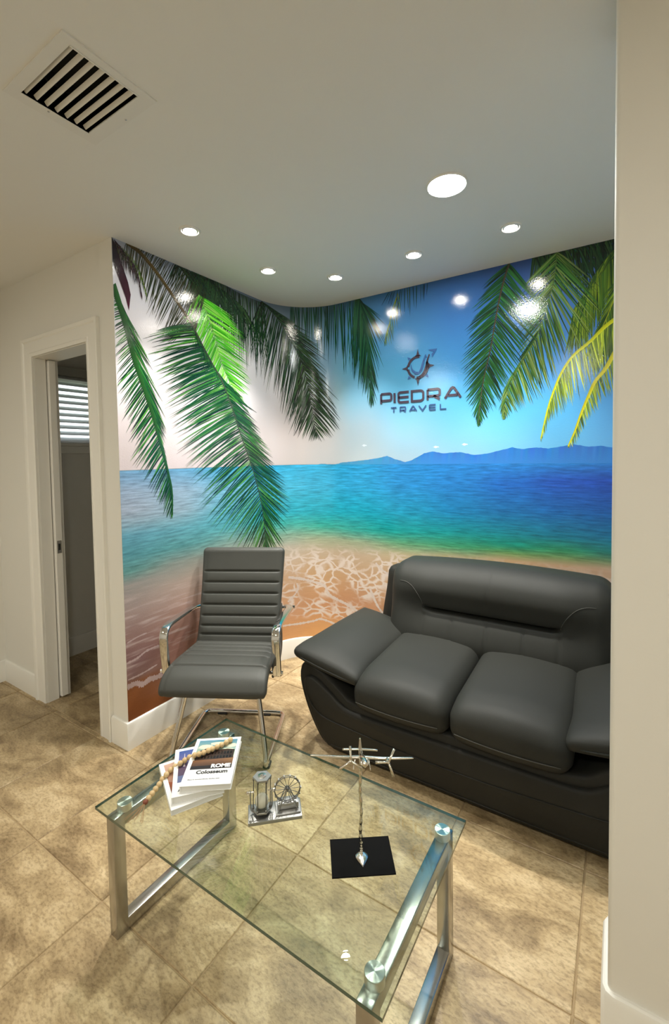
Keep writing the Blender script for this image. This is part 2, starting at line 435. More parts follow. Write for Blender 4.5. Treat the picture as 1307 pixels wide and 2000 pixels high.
    base('baseboard_right', [(XA, PY1, 0, 1), (PX + .012, PY1, .02, 1), (PX + .004, PY1 - .004, -.7, .7), (PX, PY1 - .012, -1, .02), (PX, PY0 + .012, -1, -.02), (PX + .004, PY0 + .004, -.7, -.7), (PX + .012, PY0, -.02, -1), (XR, PY0, 0, -1)][::-1], 'white baseboard wrapping the partition end')

    # door trim: jamb lining and moulded casing
    bm = bmesh.new()
    box(bm, DX0 - .02, DX0, -L + .001, -1.405, 0, DH); box(bm, DX0 - .02, DX0, -1.352, DY, 0, DH)
    box(bm, DX1, DX1 + .02, -L + .001, DY, 0, DH)
    box(bm, DX0 - .02, DX1 + .02, -L + .001, DY, DH, DH + .02)
    t = struct(obj('trim_1', bm, MATS['trim_paint']), 'white jamb lining of the narrow doorway')
    cw = .112
    def casing(pts, outward):
        # swept profile: d = distance from opening edge, h = projection
        pr = [(0, 0), (0, .012), (.018, .016), (.024, .013), (.085, .014), (.092, .021), (.108, .023), (cw, .019), (cw, 0)]
        bm = bmesh.new()
        loft(bm, [[(x + ox * d, -L - h, z + oz * d) for d, h in pr] for (x, z), (ox, oz) in zip(pts, outward)])
        o = obj('door_casing', bm, MATS['trim_paint'], t); sharp(o, 25)
        bmesh_fix(o)
    casing([(DX0 - .004, 0), (DX0 - .004, DH + .004)], [(-1, 0), (-1, 1)])
    casing([(DX0 - .004, DH + .004), (DX1 + .004, DH + .004)], [(-1, 1), (1, 1)])
    casing([(DX1 + .004, DH + .004), (DX1 + .004, 0)], [(1, 1), (1, 0)])
    # pocket door, almost fully slid into the wall
    d = empty('door_1', (DX0, -1.378, 0)); struct(d, 'white sliding pocket door pushed back into the wall')
    bm = bmesh.new(); box(bm, -.019, .022, -.02, .02, .012, DH - .005, .002, 1); obj('door_leaf', bm, MATS['trim_paint'], d)
    bm = bmesh.new(); box(bm, .0215, .0235, -.0135, .0135, .925, 1.005, .0008, 1); lk = obj('lock_plate', bm, MATS['lock_metal'], d); lk['label'] = 'metal edge pull of the pocket door'
    bm = bmesh.new(); box(bm, .0232, .0242, -.006, .006, .945, .985); obj('pull_slot', bm, MATS['duct_dark'], lk)

    # window in the unlit room
    wdw = empty('window_1', (XL, (WY0 + WY1) / 2, WZ0)); struct(wdw, 'small high window behind white slat blinds')
    yc = (WY0 + WY1) / 2
    bm = bmesh.new()
    for y0, y1, z0, z1 in ((WY0, WY0 + .04, WZ0, WZ1), (WY1 - .04, WY1, WZ0, WZ1), (WY0, WY1, WZ0, WZ0 + .03), (WY0, WY1, WZ1 - .03, WZ1), (yc - .02, yc + .02, WZ0, WZ1)):
        box(bm, -.12, -.08, y0 - yc, y1 - yc, z0 - WZ0, z1 - WZ0)
    obj('window_frame', bm, MATS['trim_paint'], wdw)
    for y0, y1 in ((WY0 + .04, yc - .02), (yc + .02, WY1 - .04)):
        bm = bmesh.new(); box(bm, -.102, -.098, y0 - yc, y1 - yc, .03, WZ1 - WZ0 - .03); obj('window_pane', bm, MATS['bulb_glass'], wdw)
    bm = bmesh.new(); box(bm, -.08, .035, WY0 - .05 - yc, WY1 + .05 - yc, -.02, 0, .003, 1); box(bm, .0, .018, WY0 - .03 - yc, WY1 + .03 - yc, -.08, -.02, .003, 1)
    obj('window_sill', bm, MATS['trim_paint'], wdw)
    # unseen ground outside, added to cut light from below in the far room
    bm = bmesh.new(); box(bm, -30, XL - .4, -20, 20, -.3, -.2); struct(obj('ground', bm, mat('outside_ground', (.25, .28, .18), .9, var=(2, .3))), 'unseen ground outside the window')
def bmesh_fix(o):
    bm = bmesh.new(); bm.from_mesh(o.data); bmesh.ops.recalc_face_normals(bm, faces=bm.faces); bm.to_mesh(o.data); bm.free()
build_shell()
for nm in ('wall_back', 'wall_right', 'baseboard_back', 'baseboard_left', 'baseboard_outer', 'baseboard_far', 'baseboard_right'):
    bmesh_fix(bpy.data.objects[nm])

# ------------------------------------------------------------------ wall mural (flat print on vinyl)
FRONDS = [([[0.4928,2.6178],[0.5936,2.6154],[0.7135,2.6139],[0.9105,2.5977],[1.1282,2.5983]],[[0,-0.0304,-0.2504],[0.5,-0.0016,-0.4095],[1,0.0125,-0.522]],[],90,0.01,'dark',0.002,(20,40,30),1,0.02),([[0.3793,2.6241],[0.4978,2.6045],[0.618,2.5935],[0.7929,2.5617],[0.936,2.5052]],[[0,-0.0612,-0.1376],[0.5,-0.0325,-0.2196],[1,0.0006,-0.2823]],[[0,0.1773,-0.1442],[0.5,0.1965,-0.2227],[1,0.1619,-0.1782]],40,0.01,'dark',0.004,(20,50,35),2,0.05),([[0.5409,2.4878],[0.5947,2.4017],[0.6735,2.226],[0.7303,2.0703],[0.8457,1.9082]],[[0,-0.1371,-0.1962],[0.4,-0.1229,-0.2159],[0.8,-0.0863,-0.1643],[1,-0.0009,-0.028]],[[0,0.2843,-0.0803],[0.3,0.3183,-0.0894],[0.5,0.2654,-0.0878],[0.75,0.2392,-0.0923],[1,0.0182,-0.0401]],58,0.011,'lime',0.005,(150,190,110),3,0.04),([[1.1006,2.6067],[1.2281,2.5239],[1.3183,2.3955],[1.4043,2.2367],[1.4563,2.0614],[1.4863,1.8736],[1.5163,1.6736]],[[0,-0.1599,-0.3727],[0.25,-0.0963,-0.4819],[0.5,-0.1103,-0.4519],[0.7,-0.1289,-0.3309],[0.85,-0.087,-0.1983],[1,-0.0008,-0.0444]],[[0,0.2427,-0.0848],[0.2,0.3101,-0.1958],[0.5,0.2096,-0.2365],[0.7,0.2409,-0.2682],[0.85,0.1708,-0.1821],[1,0.0105,-0.0446]],64,0.0115,'dark',0.006,(45,60,40),5,0.05),([[1.3396,2.6134],[1.5328,2.6104],[1.711,2.6074],[1.8719,2.6101]],[[0,-0.0052,-0.26],[0.35,-0.0059,-0.3368],[0.6,-0.0079,-0.4396],[1,-0.0024,-0.5406]],[],24,0.013,'teal',0.001,(20,60,50),4,0.0),([[1.8539,2.6137],[1.8898,2.6024],[1.9168,2.4182],[1.9487,2.1661],[1.9742,1.895]],[[0,-0.0455,-0.5375],[0.3,-0.0321,-0.515],[0.6,-0.0412,-0.3585],[1,-0.0067,-0.0616]],[[0,0.2195,-0.1641],[0.2,0.1873,-0.3383],[0.35,0.1345,-0.4097],[0.6,0.0828,-0.3494],[1,0.0088,-0.042]],30,0.013,'teal',0.004,(20,60,45),4,0.03),([[2.1798,2.5893],[2.1347,2.4604],[2.0945,2.348],[2.0768,2.2705]],[[0,-0.0449,-0.1092],[0.5,-0.0292,-0.1051],[1,-0.0002,-0.0201]],[[0,0.0199,-0.1507],[0.5,0.0206,-0.1326],[1,-0.0002,-0.0201]],12,0.008,'olive',0.003,(120,120,50),4,0.02),([[2.1115,2.6138],[2.2302,2.6153],[2.3923,2.6127]],[[0,-0.0622,-0.0692],[0.5,-0.002,-0.199],[1,-0.0075,-0.0886]],[],9,0.008,'dark',0.001,(30,60,40),4,0.0),([[0.0132,2.604],[0.0682,2.5621],[0.1252,2.5074],[0.1575,2.3865]],[[0,0.0177,-0.1237],[0.5,0.0076,-0.1158],[1,-0.0016,-0.0446]],[[0,0.037,-0.0644],[0.5,0.0325,-0.0916],[1,0.0046,-0.0428]],26,0.005,'purple',0.004,(50,30,50),6,0.03),([[0.0184,2.5956],[0.0686,2.5728],[0.1437,2.5137],[0.1887,2.3846]],[[0,0.0027,-0.077],[1,-0.0016,-0.0451]],[[0,0.0135,-0.0889],[0.6,0.0331,-0.0984],[1,0.0046,-0.0489]],18,0.005,'olive',0.002,(90,90,40),5,0.03),([[0.0761,2.6181],[0.1527,2.5933],[0.2329,2.5387],[0.3173,2.463],[0.4067,2.3765],[0.4794,2.3038],[0.5091,2.2611]],[[0.05,-0.0224,-0.1309],[0.3,-0.039,-0.1963],[0.5,-0.1015,-0.217],[0.7,-0.1139,-0.1817],[0.9,-0.1944,-0.1212],[1,-0.2433,-0.0893]],[[0.05,0.0382,0.0634],[0.3,0.0634,0.119],[0.55,0.1081,0.1775],[0.8,0.1026,0.2336],[1,0.0811,0.2475]],44,0.008,'brown',0.024,(88,72,38),7,0.03),([[0.4794,2.3041],[0.5625,2.1846],[0.6261,2.0999],[0.7097,1.994],[0.7785,1.8652],[0.8402,1.7175],[0.9238,1.5351],[1.0014,1.3509],[1.0649,1.124],[1.0857,0.878]],[[0,-0.3039,-0.1066],[0.1,-0.3459,-0.1436],[0.2,-0.3667,-0.1849],[0.35,-0.3982,-0.2051],[0.45,-0.4271,-0.2017],[0.55,-0.4349,-0.2378],[0.65,-0.4145,-0.2571],[0.75,-0.4146,-0.2649],[0.82,-0.3364,-0.2608],[0.9,-0.1896,-0.2661],[1,-0.0014,-0.0456]],[[0.0,0.0279,-0.0929],[0.2,0.0554,-0.1353],[0.35,0.2172,-0.1081],[0.5,0.257,-0.1303],[0.65,0.3259,-0.2009],[0.75,0.322,-0.2007],[0.85,0.2246,-0.2463],[0.93,0.1315,-0.2431],[1,0.0093,-0.0475]],112,0.0105,'green',0.014,(70,84,66),8,0.05),([[-0.0032,2.3858],[0.0244,2.3052],[0.0603,2.1925],[0.1017,2.0323],[0.1461,1.9066],[0.1921,1.7762],[0.2271,1.6578],[0.2568,1.5478],[0.2869,1.4292],[0.3078,1.3264],[0.3064,1.1881]],[[0,-0.0496,-0.0258],[0.15,-0.0627,-0.0318],[0.3,-0.1087,-0.1191],[0.4,-0.1374,-0.1774],[0.5,-0.1361,-0.1743],[0.6,-0.1399,-0.1824],[0.7,-0.1169,-0.1528],[0.8,-0.0801,-0.1479],[0.9,-0.0604,-0.1314],[1,-0.0006,-0.018]],[[0,0.0732,-0.1696],[0.2,0.1339,-0.1823],[0.35,0.145,-0.2812],[0.5,0.0813,-0.1459],[0.6,0.0373,-0.0865],[0.8,0.0143,-0.0903],[1,-0.0009,-0.024]],72,0.01,'green',0.034,(42,92,44),9,0.04),([[3.0126,2.6429],[3.1185,2.6298],[3.2444,2.6314],[3.3635,2.6262],[3.4431,2.6306]],[[0,-0.027,-0.1815],[0.5,0.0382,-0.2958],[1,-0.0314,-0.2948]],[[0,0.054,-0.1848],[0.5,0.1212,-0.2859],[1,0.0247,-0.2803]],60,0.0105,'dark',0.004,(40,60,36),0,0.03),([[3.4436,2.5783],[3.3872,2.5404],[3.3178,2.4502],[3.2703,2.3655],[3.2215,2.2925]],[[0,-0.0906,-0.1094],[0.4,-0.0763,-0.2075],[1,-0.0363,-0.2882]],[[0,0.0192,-0.2794],[0.4,-0.0037,-0.3092],[1,0.0138,-0.2667]],90,0.0105,'olive',0.004,(70,100,40),1,0.03),([[3.4559,2.4511],[3.423,2.3467],[3.3894,2.2604],[3.3494,2.16],[3.3022,2.0925]],[[0,-0.0844,-0.1135],[0.5,-0.0752,-0.1629],[1,-0.0297,-0.0993]],[[0,0.0136,-0.2783],[0.5,0.0135,-0.2569],[1,0.0072,-0.1797]],84,0.0105,'olive',0.006,(170,180,40),2,0.03),([[3.1347,2.6186],[3.1192,2.4607],[3.0803,2.3195],[3.0272,2.1555],[2.9585,2.0479],[2.9019,1.9502],[2.8658,1.8327],[2.8511,1.7194]],[[0,-0.1801,-0.1432],[0.2,-0.1622,-0.1574],[0.4,-0.1033,-0.1318],[0.6,-0.0786,-0.1338],[0.8,-0.0513,-0.1101],[1,-0.0,-0.0153]],[[0,0.1986,-0.2731],[0.12,0.2063,-0.3043],[0.25,0.0981,-0.3212],[0.4,0.0676,-0.3125],[0.55,0.0827,-0.2369],[0.7,0.0638,-0.1928],[0.85,0.0433,-0.0942],[1,0.0037,-0.0155]],78,0.0105,'oliveg',0.006,(90,120,60),3,0.03),([[2.884,2.613],[2.8443,2.4845],[2.8111,2.3255],[2.7772,2.1328],[2.739,1.9678],[2.7155,1.814],[2.7059,1.6888]],[[0,-0.14,-0.0955],[0.2,-0.1783,-0.1186],[0.4,-0.194,-0.1263],[0.55,-0.1485,-0.1392],[0.7,-0.0942,-0.1094],[0.85,-0.0236,-0.0929],[1,-0.0,-0.0158]],[[0,0.1596,-0.2541],[0.2,0.2104,-0.2818],[0.4,0.1658,-0.2416],[0.55,0.1109,-0.211],[0.7,0.0828,-0.1542],[0.85,0.0383,-0.0808],[1,-0.0,-0.0158]],74,0.0115,'greent',0.011,(85,75,60),4,0.04),([[3.4578,2.2276],[3.4071,2.1971],[3.3552,2.159],[3.2961,2.1002],[3.2166,2.0353],[3.1599,1.9506],[3.1213,1.8545],[3.0887,1.7486],[3.0556,1.5894]],[[0,-0.011,-0.0244],[0.5,-0.0155,-0.0331],[1,0.0001,-0.0221]],[[0,0.0017,-0.1985],[0.2,-0.0013,-0.2091],[0.4,0.0374,-0.1907],[0.5,0.0355,-0.2351],[0.65,0.0329,-0.1811],[0.8,0.0149,-0.1167],[1,0.0001,-0.0221]],62,0.01,'yellow',0.022,(215,222,45),5,0.02),([[3.4589,2.1021],[3.4142,2.0355],[3.3685,1.9471],[3.3216,1.884],[3.2859,1.7974],[3.2556,1.7159],[3.225,1.6188],[3.1937,1.5415]],[[0,-0.011,-0.0248],[0.5,-0.0119,-0.0336],[1,0.0001,-0.0143]],[[0,0.0071,-0.1733],[0.3,0.0302,-0.1321],[0.6,0.0201,-0.0919],[0.9,0.0078,-0.05],[1,0.0001,-0.0143]],50,0.01,'yellow',0.024,(222,216,45),6,0.02)]
BLADE = [[0.0015,2.6148],[0.0231,2.5714],[0.0803,2.4171],[0.0934,2.3567],[0.0808,2.2725],[0.0655,2.3325],[0.0314,2.4175],[-0.0019,2.4948]]
MOUNT = [[1.4877,1.4438],[1.5514,1.4537],[1.5791,1.4533],[1.5977,1.446],[1.6655,1.449],[1.7272,1.4627],[1.8481,1.4721],[1.9642,1.4828],[2.0299,1.4937],[2.0851,1.5045],[2.1477,1.4808],[2.2212,1.4607],[2.2694,1.4746],[2.3536,1.5177],[2.4108,1.529],[2.4824,1.5153],[2.5903,1.5208],[2.6792,1.5014],[2.7653,1.5102],[2.8211,1.5235],[2.9024,1.5428],[2.9551,1.5304],[3.0322,1.5395],[3.0945,1.5312],[3.1552,1.5404],[3.2143,1.552],[3.2947,1.5368],[3.3504,1.5404],[3.4156,1.526]]
FOAM = [([[1.2276,0.2509],[1.2736,0.2489],[1.3654,0.2465],[1.4665,0.2594],[1.5213,0.2755],[1.5926,0.2605],[1.6588,0.2417],[1.7467,0.2273],[1.8332,0.2141]],0.016),([[1.2813,0.6106],[1.4028,0.5829],[1.4872,0.5567],[1.5573,0.5349],[1.5962,0.4673],[1.6622,0.4357],[1.7498,0.4112],[1.8272,0.3789],[1.8944,0.3459],[1.9685,0.3225]],0.022),([[1.939,0.5606],[1.9708,0.492],[2.0025,0.4387],[2.0498,0.3887]],0.018),([[1.9865,0.7497],[2.0301,0.7114],[2.0849,0.6824]],0.014),([[1.3479,0.5563],[1.3548,0.509],[1.3061,0.445],[1.2733,0.4269]],0.012),([[0.0011,0.3269],[0.0517,0.3267],[0.0878,0.305],[0.1325,0.3142],[0.1779,0.3064],[0.26,0.3136],[0.3457,0.2905]],0.03),([[-0.0001,0.452],[0.0626,0.4577],[0.1192,0.4758],[0.1974,0.4758]],0.012),([[0.0067,0.557],[0.0667,0.569],[0.1228,0.5722]],0.008),([[0.0054,0.3638],[0.0838,0.3639],[0.1804,0.3761]],0.01)]
SKY = [(0.009,[(2.614,170,178,190),(2.433,215,220,228),(2.278,236,238,244),(2.019,252,250,252),(1.76,238,231,230),(1.552,227,217,213),(1.463,224,214,211)]),(0.331,[(2.655,140,155,175),(2.453,190,200,215),(2.25,240,243,248),(2.076,255,255,255),(1.786,244,238,237),(1.553,229,219,216),(1.46,225,215,212)]),(0.767,[(2.633,120,138,155),(2.418,205,212,218),(2.187,255,255,255),(1.921,255,255,255),(1.722,236,230,228),(1.462,222,214,211)]),(1.161,[(2.622,110,132,150),(2.403,170,182,192),(2.146,228,232,234),(1.889,236,234,233),(1.705,226,219,215),(1.453,214,206,201)]),(1.366,[(2.604,100,130,150),(2.425,125,148,168),(2.199,180,194,204),(1.973,215,218,220),(1.708,214,209,206),(1.448,200,197,193)]),(1.559,[(2.599,85,125,152),(2.383,95,140,172),(2.158,125,165,190),(1.932,180,198,208),(1.705,200,201,200),(1.457,192,197,197)]),(1.856,[(2.608,65,120,165),(2.377,72,134,182),(2.126,92,164,206),(1.91,128,186,214),(1.729,165,195,210),(1.473,186,202,206)]),(2.25,[(2.607,58,112,170),(2.314,74,145,206),(2.08,84,174,226),(1.878,106,190,231),(1.674,140,196,222),(1.469,165,198,215)]),(2.594,[(2.609,56,106,175),(2.353,64,130,206),(2.102,74,160,231),(1.849,94,190,241),(1.658,122,200,236),(1.466,150,202,226)]),(2.899,[(2.61,56,90,155),(2.358,66,125,205),(2.063,80,160,236),(1.764,96,195,246),(1.584,120,202,241),(1.463,130,200,235)]),(3.169,[(2.612,60,88,152),(2.027,82,160,236),(1.745,92,187,243),(1.461,112,192,236)]),(3.419,[(2.614,64,88,152),(1.995,86,158,234),(1.728,92,174,238),(1.459,104,182,236)])]
SEA = [(0.009,[(1.456,112,158,186),(1.409,125,160,185),(1.344,150,170,186),(1.239,160,172,183),(1.174,140,168,178),(1.109,100,158,172),(1.017,92,152,158),(0.926,100,150,142),(0.86,150,148,138),(0.717,165,145,134),(0.585,148,118,108),(0.454,128,98,94),(0.362,132,104,98),(0.323,134,82,46),(0.152,126,74,40)]),(0.331,[(1.457,100,158,188),(1.393,125,165,188),(1.32,150,174,188),(1.203,148,172,182),(1.101,100,162,172),(0.999,92,152,150),(0.911,140,150,138),(0.794,176,158,142),(0.618,168,136,120),(0.471,150,112,98),(0.324,138,100,88),(0.236,150,105,80),(0.192,140,86,48),(0.03,130,76,42)]),(0.767,[(1.455,70,158,192),(1.322,118,175,196),(1.155,92,166,182),(1.055,84,164,168),(0.971,120,162,150),(0.87,175,165,148),(0.72,190,160,132),(0.485,185,145,112),(0.249,170,115,75),(0.047,165,105,62)]),(1.288,[(1.446,52,165,202),(1.291,74,176,202),(1.1,48,172,188),(1.016,70,180,166),(0.928,140,176,150),(0.84,190,182,160),(0.717,206,182,152),(0.525,203,164,124),(0.332,206,160,122),(0.223,208,156,106),(0.08,218,162,106)]),(1.52,[(1.446,48,160,198),(1.284,58,166,198),(1.091,38,166,182),(0.983,70,172,150),(0.89,165,176,142),(0.788,196,176,146),(0.624,198,162,118),(0.389,202,152,108),(0.251,212,160,105),(0.132,220,164,102)]),(1.856,[(1.447,42,145,192),(1.289,44,150,192),(1.104,28,156,176),(0.974,50,160,146),(0.889,150,166,132),(0.799,192,172,142),(0.619,198,162,122),(0.43,198,148,108),(0.202,210,158,104)]),(2.25,[(1.452,34,126,188),(1.298,34,130,188),(1.125,24,140,172),(0.993,20,146,142),(0.91,90,155,112),(0.833,186,172,132),(0.742,198,168,128),(0.426,200,155,115)]),(2.594,[(1.453,34,120,188),(1.305,28,116,182),(1.143,18,120,168),(1.013,14,140,142),(0.922,64,150,104),(0.857,178,166,122),(0.785,202,168,128),(0.488,200,155,115)]),(2.899,[(1.451,34,120,188),(1.327,24,96,178),(1.16,18,106,162),(1.037,14,126,142),(0.961,18,140,116),(0.915,105,150,88),(0.868,200,166,122),(0.761,202,168,130)]),(3.169,[(1.452,34,120,188),(1.346,28,80,172),(1.174,18,96,162),(1.03,14,116,137),(0.957,46,140,97),(0.914,118,146,92),(0.87,196,162,126),(0.768,200,165,130)]),(3.419,[(1.453,34,116,188),(1.35,24,75,172),(1.187,14,86,158),(1.051,14,106,142),(0.968,28,120,112),(0.919,108,136,96),(0.878,192,162,132),(0.776,200,165,130)])]
LOGO = {'p_bl':[2.0401,1.8535],'p_tl':[2.0412,1.9341],'a_br':[2.6039,1.858],'a_tr':[2.5613,1.9398],'t_tl':[2.1172,1.8328],'t_bl':[2.136,1.7917],'l_br':[2.5087,1.7968],'l_tr':[2.4721,1.8353],'top':[2.3159,2.2009],'bot':[2.3166,1.9616],'left':[2.2037,2.082],'right':[2.4322,2.0824],'c':[2.3204,2.0835],'arrow':[2.4511,2.1856],'ringl':[2.2405,2.1035]}
CLOUDS = [[2.6206,1.5681],[2.4352,1.5569],[1.9083,1.5814]]
PAL = {
 'dark': [(16, 40, 30), (22, 56, 36), (34, 70, 40), (52, 84, 46), (14, 30, 26)],
 'teal': [(8, 44, 38), (14, 58, 46), (26, 76, 56), (40, 92, 58)],
 'green': [(14, 56, 34), (24, 84, 42), (44, 116, 50), (84, 156, 62), (14, 42, 36), (30, 92, 46), (16, 50, 36)],
 'greent': [(18, 62, 40), (28, 88, 48), (50, 116, 56), (24, 50, 36), (40, 100, 52)],
 'lime': [(64, 168, 28), (110, 208, 52), (160, 228, 100), (40, 128, 30), (84, 188, 40)],
 'olive': [(60, 98, 30), (92, 128, 32), (130, 156, 42), (40, 76, 34), (30, 62, 30)],
 'oliveg': [(34, 78, 36), (58, 108, 44), (96, 134, 56), (24, 56, 34), (128, 150, 84)],
 'yellow': [(112, 140, 42), (80, 100, 58), (150, 172, 56), (60, 84, 48), (180, 196, 60)],
 'purple': [(40, 26, 46), (58, 34, 50), (34, 26, 34), (70, 44, 52)],
 'brown': [(54, 60, 36), (40, 50, 36), (30, 44, 32), (74, 70, 44)],
}
def build_mural():
    rnd = random.Random(11)
    root = empty('wall_mural', wallpt(L1 + ARC / 2, HB, .0)); tag(root, 'glossy tropical beach photo mural with palm fronds, sea and company logo', 'mural')
    base = root.location.copy()
    ZH = 1.4511
    S1 = SMAX - .01
    def lut(T, s, z):
        def col(c):
            l = sorted(c[1])
            if z <= l[0][0]: return l[0][1:]
            if z >= l[-1][0]: return l[-1][1:]
            for a, b in zip(l[:-1], l[1:]):
                if a[0] <= z <= b[0]:
                    t = (z - a[0]) / (b[0] - a[0] + 1e-9); return tuple(a[i] * (1 - t) + b[i] * t for i in (1, 2, 3))
        if s <= T[0][0]: return col(T[0])
        if s >= T[-1][0]: return col(T[-1])
        for a, b in zip(T[:-1], T[1:]):
            if a[0] <= s <= b[0]:
                t = (s - a[0]) / (b[0] - a[0]); A = col(a); B = col(b)
                t = t * t * (3 - 2 * t)
                return tuple(A[i] * (1 - t) + B[i] * t for i in range(3))
    # background grid
    bm = bmesh.new(); cl = bm.verts.layers.float_color.new('col'); mk = bm.verts.layers.float_color.new('msk'); uvl = bm.loops.layers.uv.new('wall')
    ss = [S1 * k / 170 for k in range(171)]
    zlo = [HB - .002 + (ZH - HB) * k / 90 for k in range(91)]; zhi = [ZH + (H - .001 - ZH) * k / 60 for k in range(61)]
    sz = {}
    for T, zs, sea in ((SEA, zlo, True), (SKY, zhi, False)):
        rows = []
        for z in zs:
            row = []
            for s in ss:
                v = bm.verts.new(wallpt(s, z, .0012) - base); c = lut(T, s, z); q_ = lin(c); gm = (1, 1.0, 1.10) if sea else (.90, .86, .90); v[cl] = tuple(min(.95, q_[i_] * gm[i_]) for i_ in range(3)) + (1,); sz[v] = (s, z)
                if sea:
                    r_, g_, b_ = c
                    water = smoothstep(0, 40, max(g_, b_) - r_ + 8) * (1.0 if s > .9 else .75)
                    sand = 1 - smoothstep(-20, 25, max(g_, b_) - r_)
                    foam = sand * smoothstep(.95, 1.35, s) * smoothstep(.90, .74, z) * smoothstep(.27, .32, z)
                    strk = sand * (1 - smoothstep(.75, 1.15, s)) * smoothstep(.95, .75, z) * smoothstep(.36, .42, z - .12 * s)
                    v[mk] = (min(1, .12 + water), foam, strk * .75, 1)
                else: v[mk] = (0, 0, 0, 1)
                row.append(v)
            rows.append(row)
        for a, b in zip(rows[:-1], rows[1:]):
            for i in range(len(ss) - 1):
                f = bm.faces.new([a[i], a[i + 1], b[i + 1], b[i]])
                for lp in f.loops: lp[uvl].uv = sz[lp.vert]
    o = obj('mural_backdrop', bm, MATS['mural_vinyl'], root, smooth=True); bmesh_fix_to(o)
    o['label'] = 'printed sky, turquoise sea and wet sand'
    def flat(name, polys, m, lay, label=None, smooth=False):
        """polys: list of (list of (s,z), list of colours)"""
        bm = bmesh.new(); cl = bm.verts.layers.float_color.new('col')
        for pts, cols in polys:
            vv = []
            for (s, z), c in zip(pts, cols):
                s = min(max(s, .0015), S1); z = min(max(z, HB + .001), H - .0015)
                v = bm.verts.new(wallpt(s, z, .0014 + .00022 * lay) - base); v[cl] = c; vv.append(v)
            try: bm.faces.new(vv)
            except ValueError: pass
        bmesh.ops.remove_doubles(bm, verts=bm.verts, dist=1e-6)
        o = obj(name, bm, m, root, smooth=True); bmesh_fix_to(o)
        if label: o['label'] = label
        return o
    # mountains
    polys = []; mt = MOUNT + [[S1, MOUNT[-1][1] - .004]]
    fine = []
    for a, b in zip(mt[:-1], mt[1:]):
        n = max(1, int((b[0] - a[0]) / .012))
        for k in range(n):
            t = k / n; fine.append([a[0] + (b[0] - a[0]) * t, a[1] + (b[1] - a[1]) * t + rnd.uniform(-.0012, .0012)])
    for a, b in zip(fine[:-1], fine[1:]):
        t = smoothstep(1.6, 2.6, a[0])
        top = lin(tuple((74, 148, 186)[i] * (1 - t) + (44, 112, 196)[i] * t + rnd.uniform(-8, 8) for i in range(3)))
        bot = lin(tuple((70, 150, 190)[i] * (1 - t) + (50, 126, 206)[i] * t for i in range(3)))
        polys.append(([(a[0], ZH - .004), (b[0], ZH - .004), (b[0], max(b[1], ZH - .002)), (a[0], max(a[1], ZH - .002))], [bot, bot, top, top]))
    flat('mountain_range', polys, MATS['mountain_haze'], 0, 'printed blue hills on the sea horizon')
    for pts, wd in FOAM:
        polys = []
        pp = catmull([(a, b, 0) for a, b in pts], 14); pp = [(q.x, q.y) for q in pp]
        ws = [wd * (.55 + .75 * rnd.random()) * (1 if 0 < i < len(pp) - 1 else .2) for i in range(len(pp))]
        rb = ribbon(pp, ws); c = lin((214, 200, 192)) if pts[0][0] > .9 else lin((182, 160, 158))
        for a, b in zip(rb[:-1], rb[1:]): polys.append(([a[0], b[0], b[1], a[1]], [c] * 4))
        flat('foam_line', polys, MATS['palm_print'], 1, 'printed white foam edges on the sand')
    for (s, z) in CLOUDS:
        n = 14; polys = []; polys.append(([(s + .018 * math.cos(2 * math.pi * k / n) * (1 + .3 * math.sin(3 * k)), z + .006 * math.sin(2 * math.pi * k / n) * (1 + .4 * math.sin(2 * k))) for k in range(n)], [lin((205, 222, 234))] * n))
        flat('cloud_puff', polys, MATS['palm_print'], 1, 'tiny printed clouds above the hills')
    # palm fronds
    def interp(keys, t):
        if t <= keys[0][0]: return keys[0][1:]
        if t >= keys[-1][0]: return keys[-1][1:]
        for a, b in zip(keys[:-1], keys[1:]):
            if a[0] <= t <= b[0]:
                k = (t - a[0]) / (b[0] - a[0]); return [a[1] * (1 - k) + b[1] * k, a[2] * (1 - k) + b[2] * k]
    for rs, Lk, Rk, n, wd, pal, rw, rc, lay, droop in FRONDS:
        polys = []
        pts = catmull([(a, b, 0) for a, b in rs], 10); cum = [i / (len(pts) - 1) for i in range(len(pts))]
        def at(t):
            f = t * (len(pts) - 1); i = min(int(f), len(pts) - 2); return pts[i].lerp(pts[i + 1], f - i)
        P = [lin(c) for c in PAL[pal]]
        leaves = []
        for sd, keys in ((0, Lk), (1, Rk)):
            if not keys: continue
            t0, t1 = 0.0, 1.0
            n_ = int(n * 1.9)
            for k in range(n_):
                t = (k + rnd.uniform(.1, .9)) / n_
                leaves.append((t, sd, keys))
        rnd.shuffle(leaves)
        for t, sd, keys in leaves:
            b = at(t); ox, oz = interp(keys, t)
            j = rnd.uniform(.74, 1.10); ang = rnd.gauss(0, .05)
            ox, oz = j * (ox * math.cos(ang) - oz * math.sin(ang)), j * (ox * math.sin(ang) + oz * math.cos(ang))
            ln = math.hypot(ox, oz)
            if ln < .004: continue
            mid = (b.x + ox * .5, b.y + oz * .5 + droop * abs(ox) * .9)
            tip = (b.x + ox, b.y + oz)
            N = 7; line = []
            for q in range(N + 1):
                u = q / N
                line.append(((1 - u) ** 2 * b.x + 2 * u * (1 - u) * mid[0] + u * u * tip[0], (1 - u) ** 2 * b.y + 2 * u * (1 - u) * mid[1] + u * u * tip[1]))
            w0 = wd * .78 * rnd.uniform(.7, 1.15) * min(1, .45 + ln * 2.2)
            ws = [w0 * f for f in (.5, .9, 1.0, .95, .82, .62, .36, .05)]
            rb = ribbon(line, ws)
            c = P[rnd.randrange(len(P))]; c2 = P[rnd.randrange(len(P))]
            e = rnd.uniform(.55, 1.1) if pal not in ('lime', 'yellow') else rnd.uniform(.75, 1.25)
